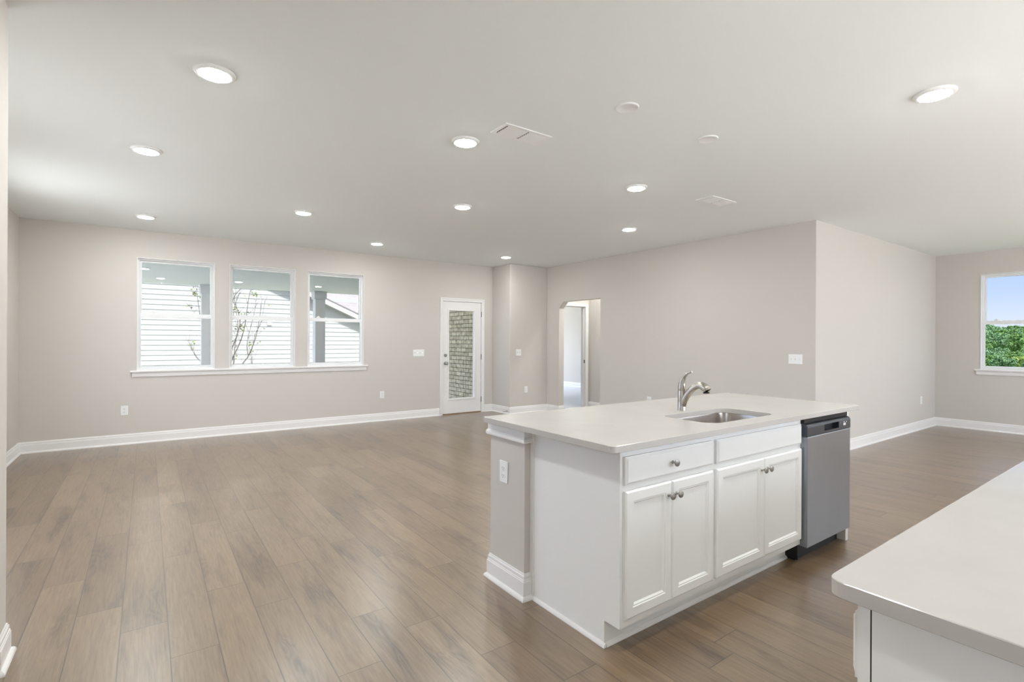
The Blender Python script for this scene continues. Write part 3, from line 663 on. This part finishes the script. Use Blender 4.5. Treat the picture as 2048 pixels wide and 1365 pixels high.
# end panel of the island with toe notch, its shoe moulding
r = empty('island_end_panel'); tag(r, 'flat white end panel of the island beside the half wall', 'cabinet panel')
pn = MB(); pts = [(1.49, 0.114), (1.49, 0.884), (2.105, 0.884), (2.105, 0.0), (1.578, 0.0), (1.578, 0.114)]
pn.add([(IX-0.004, y, z) for y, z in pts] + [(IX-0.0002, y, z) for y, z in pts], [(0,1,2,3,4,5)[::-1], (6,7,8,9,10,11)] + [(i, (i+1) % 6, 6+(i+1) % 6, 6+i) for i in range(6)])
pn.build('panel', cab_m, r)
SH = [(0,0), (0.014,0), (0.014,0.005), (0.010,0.013), (0.003,0.018), (0,0.018)]
sweep([(IX-0.004, 1.566), (IX-0.004, 2.104)][::-1], [(-d_, z) for d_, z in SH]).build('shoe_moulding', trim_m, r)
MB().box((IX-0.010, 2.078, 0.018), (IX-0.0042, 2.1045, 0.884)).build('scribe_strip', cab_m, r)
# half wall behind the island
hw = empty('island_half_wall'); tag(hw, 'painted half wall that carries the back of the island counter', 'half wall')
MB().box((1.595, 2.105, 0), (3.89, 2.425, 0.884)).build('wall_body', wall_m, hw)
sweep([(IX-0.004, 2.105), (1.595, 2.105), (1.595, 2.425), (3.89, 2.425), (3.89, 2.105)], BP).build('baseboard', trim_m, hw)
CR = [(0, 0.822), (0.010, 0.822), (0.012, 0.832), (0.018, 0.836), (0.020, 0.850), (0.026, 0.856), (0.026, 0.884), (0, 0.884)]
CR = [(0, 0.812), (0.019, 0.812), (0.021, 0.818), (0.021, 0.830), (0.016, 0.838), (0.012, 0.842), (0.012, 0.884), (0, 0.884)]
sweep([(IX-0.004, 2.105), (1.595, 2.105), (1.595, 2.425), (3.89, 2.425), (3.89, 2.105)], CR).build('top_moulding', trim_m, hw)
# right end panel
r = empty('dishwasher_end_panel'); tag(r, 'narrow white end panel on the far side of the dishwasher', 'cabinet panel')
MB().box((3.842, 1.478, 0.0), (3.880, 2.1045, 0.884)).build('panel', cab_m, r, bevel=0.001)

# island countertop with sink cut-out
SX0, SX1, SY0, SY1 = 2.395, 3.045, 1.540, 1.885
ct = slab(lambda i: rrect(1.537, 3.955, 1.435, 2.425, 0.022, 6, i), 0.8845, 0.914, quartz_m, 'island_countertop', hole=lambda i: rrect(SX0, SX1, SY0, SY1, 0.085, 10, i))
tag(ct, 'white quartz countertop of the island with the sink cut-out', 'countertop')
# sink
r = empty('kitchen_sink', (0, 0, 0)); tag(r, 'stainless steel undermount sink set in the island counter', 'sink')
def sink():
    b = MB(); n = 44; lv = [(-0.022, 0.8835, 0.085), (0.006, 0.8835, 0.08), (0.008, 0.875, 0.08), (0.012, 0.76, 0.075), (0.020, 0.725, 0.07), (0.040, 0.705, 0.06), (0.075, 0.698, 0.04)]
    rings = [[(x, y, z) for x, y in rrect(SX0-0.012, SX1+0.012, SY0-0.010, SY1+0.012, rr, 10, i)] for i, z, rr in lv]
    m = len(rings[0]); vs = [p for q in rings for p in q]
    fs = [(j*m+k, j*m+(k+1) % m, (j+1)*m+(k+1) % m, (j+1)*m+k) for j in range(len(rings)-1) for k in range(m)]
    fs.append(tuple((len(rings)-1)*m + k for k in range(m))); b.add(vs, fs); return b
sink().build('basin', sinkm, r, smooth=True)
lathe([(0.045, 0.003), (0.040, 0.005), (0.032, 0.002), (0.0, 0.001)], 28).tf(Matrix.Translation((2.72, 1.72, 0.698))).build('drain', nickel_m, r, smooth=True)
# faucet
r = empty('kitchen_faucet', (2.708, 1.958, 0.914)); tag(r, 'brushed nickel pull-out faucet with a curved lever, standing behind the sink', 'faucet')
lathe([(0.0, 0.0), (0.0275, 0.0), (0.0275, 0.004), (0.0255, 0.008), (0.0250, 0.06), (0.0245, 0.115), (0.0235, 0.120), (0.0235, 0.124), (0.0245, 0.128), (0.024, 0.140), (0.0, 0.146)], 32).build('body', nickel_m, r, smooth=True)
p, q = smooth_path([(0,0,0.136), (0,0.000,0.150), (0,-0.002,0.175), (0,-0.014,0.205), (0,-0.036,0.229), (0,-0.058,0.240), (0,-0.072,0.243)], [0.0235, 0.0230, 0.0195, 0.0135, 0.0085, 0.0080, 0.006])
tube(p, q, 16).build('lever_handle', nickel_m, r, smooth=True)
p, q = smooth_path([(0,-0.006,0.030), (0,-0.016,0.062), (0,-0.046,0.108), (0,-0.080,0.142), (0,-0.112,0.160), (0,-0.138,0.164)], [0.022, 0.0215, 0.0205, 0.0195, 0.019, 0.019])
tube(p, q, 18).build('spout', nickel_m, r, smooth=True)
p, q = smooth_path([(0,-0.112,0.163), (0,-0.132,0.164), (0,-0.152,0.158), (0,-0.170,0.147), (0,-0.181,0.136)], [0.0190, 0.0215, 0.0240, 0.0240, 0.0195])
sp_ = tube(p, q, 18).build('spray_head', nickel_m, r, smooth=True)
p = [(0,-0.170,0.1265), (0,-0.1705,0.1195)]; tube(p, [0.0195, 0.0175], 18).build('aerator', black_m, sp_)

# dishwasher
r = empty('dishwasher', (3.232, 1.45, 0)); tag(r, 'stainless steel dishwasher with a dark control strip, built into the island', 'dishwasher')
DW = 0.606
MB().box((0.004, 0.052, 0.10), (DW-0.004, 0.60, 0.868)).build('tub_body', black_m, r)
dr = MB().box((0, 0, 0.098), (DW, 0.050, 0.770)).build('door_panel', steel_m, r, bevel=0.006, seg=3)
def console():
    b = MB(); prof = [(0.050, 0.772), (0.0, 0.772), (0.0, 0.824), (0.002, 0.833), (0.008, 0.841), (0.018, 0.846), (0.050, 0.849)]
    n = len(prof)
    def ext(x0, x1, pr):
        m = len(pr); b.add([(x0, y, z) for y, z in pr] + [(x1, y, z) for y, z in pr], [tuple(range(m)), tuple(m+k for k in range(m))[::-1]] + [(k, (k+1) % m, m+(k+1) % m, m+k) for k in range(m)])
    ext(0, 0.222, prof); ext(0.430, DW, prof)
    ext(0.222, 0.430, [(0.050, 0.772), (0.0, 0.772), (0.0, 0.786), (0.050, 0.786)])
    ext(0.222, 0.430, [(0.050, 0.826), (0.0005, 0.826), (0.002, 0.833), (0.008, 0.841), (0.018, 0.846), (0.050, 0.849)])
    return b
co_ = console().build('control_strip', console_m, r)
MB().box((0.222, 0.030, 0.786), (0.430, 0.050, 0.826)).box((0.222, 0.0012, 0.818), (0.262, 0.030, 0.826)).build('handle_pocket', black_m, r)
for x_, z_, w_, h_ in ((0.497, 0.795, 0.034, 0.016), (0.500, 0.815, 0.012, 0.005), (0.540, 0.813, 0.009, 0.006), (0.455, 0.809, 0.004, 0.003), (0.455, 0.817, 0.004, 0.003)):
    MB().box((x_, -0.0008, z_), (x_+w_, 0, z_+h_)).build('control_mark', mark_m, co_)
MB().box((0.012, 0.075, 0.0), (DW-0.012, 0.12, 0.10)).build('toe_kick', black_m, r)
MB().box((0, 0.02, 0.849), (DW, 0.05, 0.884)).build('top_gap', black_m, r)
MB().box((-0.0015, 0.055, 0.01), (0.0035, 0.58, 0.883)).build('side_gasket', black_m, r)

# near counter with its cabinets (fronts face +Y)
ct = slab(lambda i: rrect(1.008, 4.20, YK+0.002, 0.420, 0.030, 8, i), 0.8845, 0.914, quartz_m, 'near_countertop')
tag(ct, 'white quartz countertop with a rounded corner in the near foreground', 'countertop')
G2 = 'white base cabinets under the near counter'
xx = 1.044
for k, (wd, lb) in enumerate(((0.76, 'white base cabinet at the free end of the near counter, its drawer edge in view'), (0.80, 'white base cabinet second from the free end of the near counter'), (0.80, 'white base cabinet third from the free end of the near counter'), (0.75, 'white base cabinet farthest from the free end of the near counter'))):
    c = make_cabinet(wd, lb, G2, wd/2, dep=0.63); put(c, xx+wd, 0.380, 0, PI); xx += wd
r = empty('near_end_panel'); tag(r, 'flat white side panel under the rounded corner of the near counter', 'cabinet panel')
MB().box((1.0405, YK+0.004, 0.0), (1.0438, 0.358, 0.884)).build('panel', cab_m, r)
MB().box((1.0415, 0.358, 0.0), (1.0438, 0.3605, 0.884)).build('seam', gap_m, r)
MB().box((1.0405, 0.3605, 0.114), (1.0438, 0.380, 0.884)).build('stile', cab_m, r)

# ------------------------------------------------------------------ outside: porch
PY = 14.1; PZ = 2.60
r = struct(MB().box((XL-2.0, YF+T, -0.25), (5.40, PY+0.1, -0.03)).build('porch_floor', porchfloor_m), 'concrete slab of the covered porch')
struct(MB().box((XL-2.0, YF+T, PZ), (5.5, PY, PZ+0.3)).build('porch_ceiling', soffit_m), 'grey-green ceiling of the covered porch')
struct(MB().box((5.38, YF+T, -0.25), (5.49, PY, PZ)).build('porch_wall', brick_m), 'whitewashed brick wall of the porch')
def porch_column(x, label):
    o = empty('porch_column', (x, 13.84, 0)); tag(o, label, 'column', 'square porch columns')
    MB().box((-0.125, -0.125, -0.03), (0.125, 0.125, PZ)).build('shaft', column_m, o, bevel=0.004)
    MB().box((-0.155, -0.155, PZ-0.20), (0.155, 0.155, PZ-0.03)).box((-0.165, -0.165, PZ-0.03), (0.165, 0.165, PZ)).build('capital', column_m, o, bevel=0.004)
    MB().box((-0.155, -0.155, -0.03), (0.155, 0.155, 0.15)).build('plinth', column_m, o, bevel=0.004)
porch_column(1.15, 'square porch column seen through the window nearest the room corner')
porch_column(3.68, 'square porch column seen through the window nearest the glazed door')
pl = empty('porch_light')
lathe([(0.085, 0), (0.085, -0.006), (0.070, -0.012), (0.068, 0)], 28).build('trim_ring', plate_m, pl, smooth=True)
lathe([(0.0679, -0.006), (0.05, -0.013), (0, -0.015)], 24).build('diffuser', plamp_m, pl, smooth=True)
for i, (x, y, lb) in enumerate(((-0.04, 11.2, 'warm porch ceiling light at the upper corner of the window nearest the room corner'), (0.23, 12.75, 'warm porch ceiling light lower in the window nearest the room corner'), (1.63, 12.50, 'warm porch ceiling light in the middle window'), (3.28, 12.40, 'warm porch ceiling light in the window nearest the glazed door'))):
    o = pl if i == 0 else copy_tree(pl); o.location = (x, y, PZ); tag(o, lb, 'porch light', 'warm round lights on the porch ceiling')

# neighbour's house
nh = empty('neighbour_house', (0, 22, 0)); tag(nh, 'white lap-sided house with a gable seen through the three windows', 'house')
def lap(x0, x1, zb, exposure, zt_fn, y):
    b = MB(); z = zb
    while z < 5.2:
        # clip each board to the gable line
        zt = z + exposure
        xa, xb = x0, x1
        def xmax(zz): return zt_fn(zz)
        xr = min(x1, xmax(z)); xr2 = min(x1, xmax(zt))
        if xr <= x0: break
        xr2 = max(xr2, x0)
        b.add([(x0, y-0.026, z), (xr, y-0.026, z), (xr2, y-0.004, zt), (x0, y-0.004, zt), (x0, y, z), (xr, y, z)], [(0,1,2,3), (4,5,1,0)])
        z = zt
    return b
RK = lambda x: 3.009 - 0.4425 * (x - 6.08)           # top of the rake fascia
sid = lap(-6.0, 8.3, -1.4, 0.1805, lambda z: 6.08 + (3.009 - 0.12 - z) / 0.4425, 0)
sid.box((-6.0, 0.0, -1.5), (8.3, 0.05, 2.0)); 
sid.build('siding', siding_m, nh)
OV = 0.42
fa = MB(); x0, x1 = -1.0, 8.6
fa.add([(x0, -OV, RK(x0)-0.22), (x1, -OV, RK(x1)-0.22), (x1, -OV, RK(x1)), (x0, -OV, RK(x0)), (x0, -OV+0.03, RK(x0)-0.22), (x1, -OV+0.03, RK(x1)-0.22), (x1, -OV+0.03, RK(x1)), (x0, -OV+0.03, RK(x0))],
       [(0,1,2,3),(7,6,5,4),(0,4,5,1),(1,5,6,2),(2,6,7,3),(3,7,4,0)]); fa.build('rake_fascia', fascia_m, nh)
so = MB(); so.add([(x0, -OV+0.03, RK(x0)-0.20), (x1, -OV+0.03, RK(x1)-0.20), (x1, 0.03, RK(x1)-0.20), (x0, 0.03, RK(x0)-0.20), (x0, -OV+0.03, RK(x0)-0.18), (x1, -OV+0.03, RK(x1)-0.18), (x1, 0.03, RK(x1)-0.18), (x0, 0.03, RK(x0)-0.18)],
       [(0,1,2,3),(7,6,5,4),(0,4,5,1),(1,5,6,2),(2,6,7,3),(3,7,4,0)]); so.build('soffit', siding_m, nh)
rf = MB(); rf.add([(x0, -OV-0.03, RK(x0)), (x1+0.1, -OV-0.03, RK(x1+0.1)), (x1+0.1, 6, RK(x1+0.1)), (x0, 6, RK(x0)), (x0, -OV-0.03, RK(x0)+0.04), (x1+0.1, -OV-0.03, RK(x1+0.1)+0.04), (x1+0.1, 6, RK(x1+0.1)+0.04), (x0, 6, RK(x0)+0.04)],
       [(0,1,2,3),(7,6,5,4),(0,4,5,1),(1,5,6,2),(2,6,7,3),(3,7,4,0)]); rf.build('gable_roof', mat('shingle_edge', (0.20, 0.19, 0.20, 1), 0.9), nh)
mr = MB(); mr.box((-7, -5, -0.05), (7, 5, 0.0)); o = mr.build('main_roof', shingle_m, nh); o.location = (9.5, 8.0, 4.2); o.rotation_euler = (math.radians(27), 0, 0)
MB().box((6.0, 6.5, -1.5), (16.5, 6.6, 3.6)).build('rear_wall', siding_m, nh)
MB().box((3.86, -0.07, 1.90), (4.03, -0.02, 2.02)).build('wall_vent', mat('vent_grey', (0.45, 0.45, 0.45, 1), 0.6), nh)

struct(MB().box((-16, -16, -0.30), (16, YBACK-T, -0.15)).build('back_bounce_ground', conc_m), 'unseen pale ground behind the house, added to bounce daylight indoors')  # added reflector: sends sunlight up through the back openings to the ceiling
struct(MB().box((-16, YBACK-T, -0.30), (XL-T, YF, -0.15)).build('side_bounce_ground', side_bounce_m), 'unseen pale ground beside the house, added to bounce daylight indoors')  # added reflector outside the left openings, neutral to avoid a colour cast
struct(MB().box((-16, PY+0.1, -0.6), (10.5, 21.9, -0.35)).build('yard_ground', yard_m), 'unseen ground between the porch and the next house, made pale to bounce light')  # pale tone chosen to throw light back under the porch roof

# young tree outside the windows (positions on a plane 16.5 m out, small depth jitter)
def unproj(px, py, Y):
    dv = fw + r3 * ((px - 1024) / F_PX) - u3 * ((py - 681.547) / F_PX); t = Y / dv.y; return CAM + dv * t
def young_tree():
    r = empty('young_tree', (1.75, 16.5, -0.35)); tag(r, 'slender young tree with few leaves growing outside the middle window', 'tree')
    base = Vector((1.75, 16.5, -0.35)); br = MB(); lf = MB(); tips = []
    def limb(pts, r0, r1, depth=0):
        P = [Vector((p[0], 16.5 + jit + p[2] if len(p) > 2 else 16.5, 0)) for p in []]
    def poly(ps, r0, r1):
        W3 = [unproj(x, y, 16.5 + dy) - base for x, y, dy in ps]
        n = len(W3); p, q = smooth_path(W3, [r0 + (r1-r0)*i/(n-1) for i in range(n)], 5)
        t_ = tube(p, q, 6); br.add(t_.v, t_.f); return p
    root = base
    J = lambda: rnd.uniform(-0.5, 0.5)
    mains = [
        ([(452, 760, 0), (463, 722, 0), (478, 690, .1), (489, 655, .1), (497, 600, .2), (502, 578, .2)], .022, .006),
        ([(450, 765, 0), (462, 705, -.1), (475, 668, -.2), (480, 640, -.2), (470, 605, -.2), (466, 582, -.2)], .020, .006),
        ([(462, 770, 0), (484, 730, .2), (497, 712, .3), (510, 680, .3), (517, 650, .3), (524, 600, .3)], .020, .005),
        ([(497, 712, .3), (504, 698, .2), (511, 668, .3), (522, 645, .2), (530, 600, .2)], .012, .004),
        ([(446, 765, 0), (440, 700, -.2), (430, 660, -.2), (404, 640, -.3), (397, 610, -.3), (393, 580, -.3)], .018, .005),
        ([(455, 770, 0), (438, 740, .2), (400, 722, .3), (384, 700, .3), (377, 680, .3)], .012, .004),
        ([(452, 790, 0), (466, 735, -.3), (470, 690, -.3), (476, 660, -.3), (472, 620, -.3), (465, 600, -.3)], .016, .005),
        ([(497, 712, .2), (494, 690, .1), (500, 660, .1), (508, 630, .1), (512, 600, .1)], .010, .004),
        ([(468, 760, .1), (500, 735, .2), (504, 722, .2), (501, 700, .2)], .008, .004),
        ([(466, 640, .1), (470, 610, .1), (480, 585, .1)], .010, .005),
        ([(463, 615, -.1), (468, 595, -.1), (483, 575, -.1)], .014, .006),
        ([(400, 640, -.3), (388, 625, -.3), (378, 612, -.3)], .006, .003),
        ([(400, 722, .3), (392, 712, .3), (376, 690, .3)], .006, .003),
    ]
    for ps, a, b in mains:
        p = poly(ps, a, b)
        for k in [q_ for q_ in range(5, len(p), 2) for _ in (0, 1)]:
            dv = Vector((rnd.uniform(-.18, .28), rnd.uniform(-.2, .2), rnd.uniform(.12, .42))); q, rr_ = smooth_path([p[k], p[k] + dv*0.5 + Vector((0, 0, -.02)), p[k] + dv], [.004, .003, .0015], 3)
            t_ = tube(q, rr_, 4); br.add(t_.v, t_.f)
            if rnd.random() < 0.16: tips.append(q[-1])
    for (x, y) in ((395, 578), (392, 586), (386, 590), (398, 592), (378, 612), (471, 620), (481, 652), (482, 660), (505, 590), (508, 588), (383, 683), (497, 690), (478, 655)):
        for _ in range(3): tips.append(unproj(x + rnd.uniform(-4, 4), y + rnd.uniform(-4, 4), 16.3) - base)
    for tp in tips:
        for _ in range(2):
            c0 = tp + Vector([rnd.uniform(-.05, .05) for _ in range(3)]); u = Vector([rnd.uniform(-1, 1) for _ in range(3)]).normalized() * .034; v = u.cross(Vector([rnd.uniform(-1, 1) for _ in range(3)])).normalized() * .028
            n = u.cross(v).normalized() * 0.004
            lf.add([c0-u, c0+v+n, c0+u, c0-v+n], [(0,1,2,3)])
    br2 = tube([(0,0,0), (0.05,0,.3), (0.05,0,.8)], [.06, .045, .03], 8); br.add(br2.v, br2.f)
    br.build('branches', bark_m, r, smooth=True); lf.build('leaves', leafy_m, r)
young_tree()

# ------------------------------------------------------------------ outside: wooded valley beyond the dining window
def ground_z(d):
    pts = [(-10, -0.35), (6, -0.4), (30, -4.0), (110, -14.0), (150, -14.0), (220, -15.5), (330, -14.0), (560, -2.0), (900, 0.0)]
    for (a, za), (b, zb) in zip(pts, pts[1:]):
        if d <= b: return za + (zb-za) * max(0, (d-a)) / (b-a)
    return pts[-1][1]
gm = MB(); nx, ny = 46, 30; gv = []
for i in range(nx+1):
    for j in range(ny+1):
        x = 11 + 890 * (i/nx)**1.6; y = (-160 + 420*j/ny) * (0.15 + 0.85*i/nx) + 0
        gv.append((x, y, ground_z(x-11) + 1.5*noise.noise(Vector((x*0.02, y*0.02, 0))) * min(1, (x-11)/60)))
gm.add(gv, [(i*(ny+1)+j, (i+1)*(ny+1)+j, (i+1)*(ny+1)+j+1, i*(ny+1)+j+1) for i in range(nx) for j in range(ny)])
tag(gm.build('hill_ground', grass_m, smooth=True), 'grassy valley ground under the woods', 'ground', kind='structure')
def crown_mesh(name, m, seed, rx, rz, nclump, leafs, ls, h):
    rg = random.Random(seed); b = MB()
    for c in range(nclump):
        a = rg.uniform(0, 2*PI); zz = rg.uniform(-0.75, 1.0); rr = math.sqrt(max(0, 1-zz*zz*0.9)) * rg.uniform(0.35, 0.85) * rx
        cc = Vector((rr*math.cos(a), rr*math.sin(a), h + zz*rz*0.8)); cr_ = rg.uniform(0.28, 0.42) * rx
        for _ in range(leafs):
            dv = Vector((rg.gauss(0,1), rg.gauss(0,1), rg.gauss(0,1)+0.35)).normalized(); p = cc + dv * cr_ * rg.uniform(0.7, 1.05)
            u = dv.cross(Vector((rg.gauss(0,1), rg.gauss(0,1), rg.gauss(0,1)))).normalized(); v = dv.cross(u).normalized(); n = (dv + 0.5*Vector((rg.gauss(0,1), rg.gauss(0,1), rg.gauss(0,1)))).normalized(); u = (u - n*u.dot(n)).normalized(); v = n.cross(u)
            s_ = ls * rg.uniform(0.6, 1.3); b.add([p-u*s_, p-v*s_*0.7, p+u*s_, p+v*s_*0.7], [(0,1,2,3)])
    return b
def make_tree(i, m, rx, rz, h, nclump, leafs, ls, bare=False):
    r = empty('woodland_tree')
    tr_ = tube([(0,0,-1), (0,0,h*0.5), (0.2,0.1,h)], [0.3, 0.22, 0.1], 8)
    if bare:
        rg = random.Random(i)
        for k in range(46):
            a = rg.uniform(0, 2*PI); z0 = rg.uniform(h*0.35, h*1.0); L_ = rg.uniform(1.2, rx*1.0)
            p0 = Vector((0, 0, z0)); p2 = p0 + Vector((math.cos(a)*L_, math.sin(a)*L_, rg.uniform(0.6, 2.4)))
            t_ = tube([p0, (p0+p2)/2 + Vector((0,0,-0.2)), p2], [0.12, 0.09, 0.05], 5); tr_.add(t_.v, t_.f)
            for _ in range(3):
                p3 = (p0+p2)/2; p4 = p3 + Vector((rg.uniform(-1.2,1.2), rg.uniform(-1.2,1.2), rg.uniform(0.3,1.5))); t_ = tube([p3, p4], [0.07, 0.04], 4); tr_.add(t_.v, t_.f)
    tr_.build('trunk', leaf_c if bare else bark_m, r)
    crown_mesh('crown', m, i*17+3, rx, rz, nclump, leafs, ls, h).build('crown', m, r)
    return r
protos = [make_tree(1, leaf_a, 3.4, 3.6, 9.0, 22, 90, 0.30), make_tree(2, leaf_b, 3.0, 4.0, 8.5, 20, 90, 0.28), make_tree(3, leaf_c, 2.8, 3.2, 8.0, 12, 24, 0.20, True), make_tree(4, leaf_d, 3.8, 3.4, 9.5, 22, 90, 0.33)]
KIND = ['leafy mid green tree', 'yellow-green tree', 'pale grey bare-twigged tree', 'blue-green tree']
used = set(); rg = random.Random(5)
rows = [(150 + 6.0*k, 5.9, 6, 0.78) for k in range(11)] + [(220 + 9.0*k, 8.6, 6, 1.12) for k in range(11)] + [(326 + 13.5*k, 12.8, 6, 1.65) for k in range(15)]
for ri, (dx, sp2, n, sc) in enumerate(rows):
    yc = (dx + 10.4) * 0.185
    for k in range(n):
        kd = rg.choice([0, 1, 1, 2, 0] if ri < 6 else ([0, 1, 3, 0] if ri < 16 else [0, 3, 3]))
        if ri == 0 and k in (1, 3): kd = 2
        x = 11 + dx + rg.uniform(-0.3, 0.3); y = yc + (k - n/2 + 0.5 + 0.5*(ri % 2)) * sp2 + rg.uniform(-0.2, 0.2)
        o = protos[kd] if kd not in used else copy_tree(protos[kd]); used.add(kd)
        s_ = rg.uniform(0.83, 0.94) * sc
        o.location = (x, y, ground_z(x-11)); o.scale = (s_, s_, s_); o.rotation_euler = (0, 0, rg.uniform(0, 6.28))
        where = 'nearest to the house' if ri < 6 else ('in the middle of the wooded slope' if ri < 16 else 'on the distant wooded hill')
        tag(o, KIND[kd] + ' ' + where + ', seen through the dining window', 'tree', KIND[kd] + 's ' + where)
# the rest of the wooded hillside, beyond counting
def far_forest():
    b = MB(); rg = random.Random(9)
    for _ in range(1500):
        x = 11 + rg.uniform(150, 640); y = rg.uniform(-0.15, 0.62) * x; t_ = y / x
        if 0.04 < t_ < 0.33 and x < 625: continue
        R_ = rg.uniform(3.2, 5.0); z = ground_z(x-11) + 8.5; n = 26
        for _k in range(n):
            dv = Vector((rg.gauss(-0.4,1), rg.gauss(0,1), abs(rg.gauss(0.2,1)))).normalized(); p = Vector((x, y, z)) + dv*R_*rg.uniform(0.8, 1.05)
            u = dv.cross(Vector((rg.gauss(0,1), rg.gauss(0,1), 1))).normalized(); v = dv.cross(u); s_ = rg.uniform(0.8, 1.5); b.add([p-u*s_, p-v*s_, p+u*s_, p+v*s_], [(0,1,2,3)])
    return b
tag(far_forest().build('distant_forest', leaf_d), 'dense woods covering the hillside around the nearer trees', 'forest', kind='stuff')
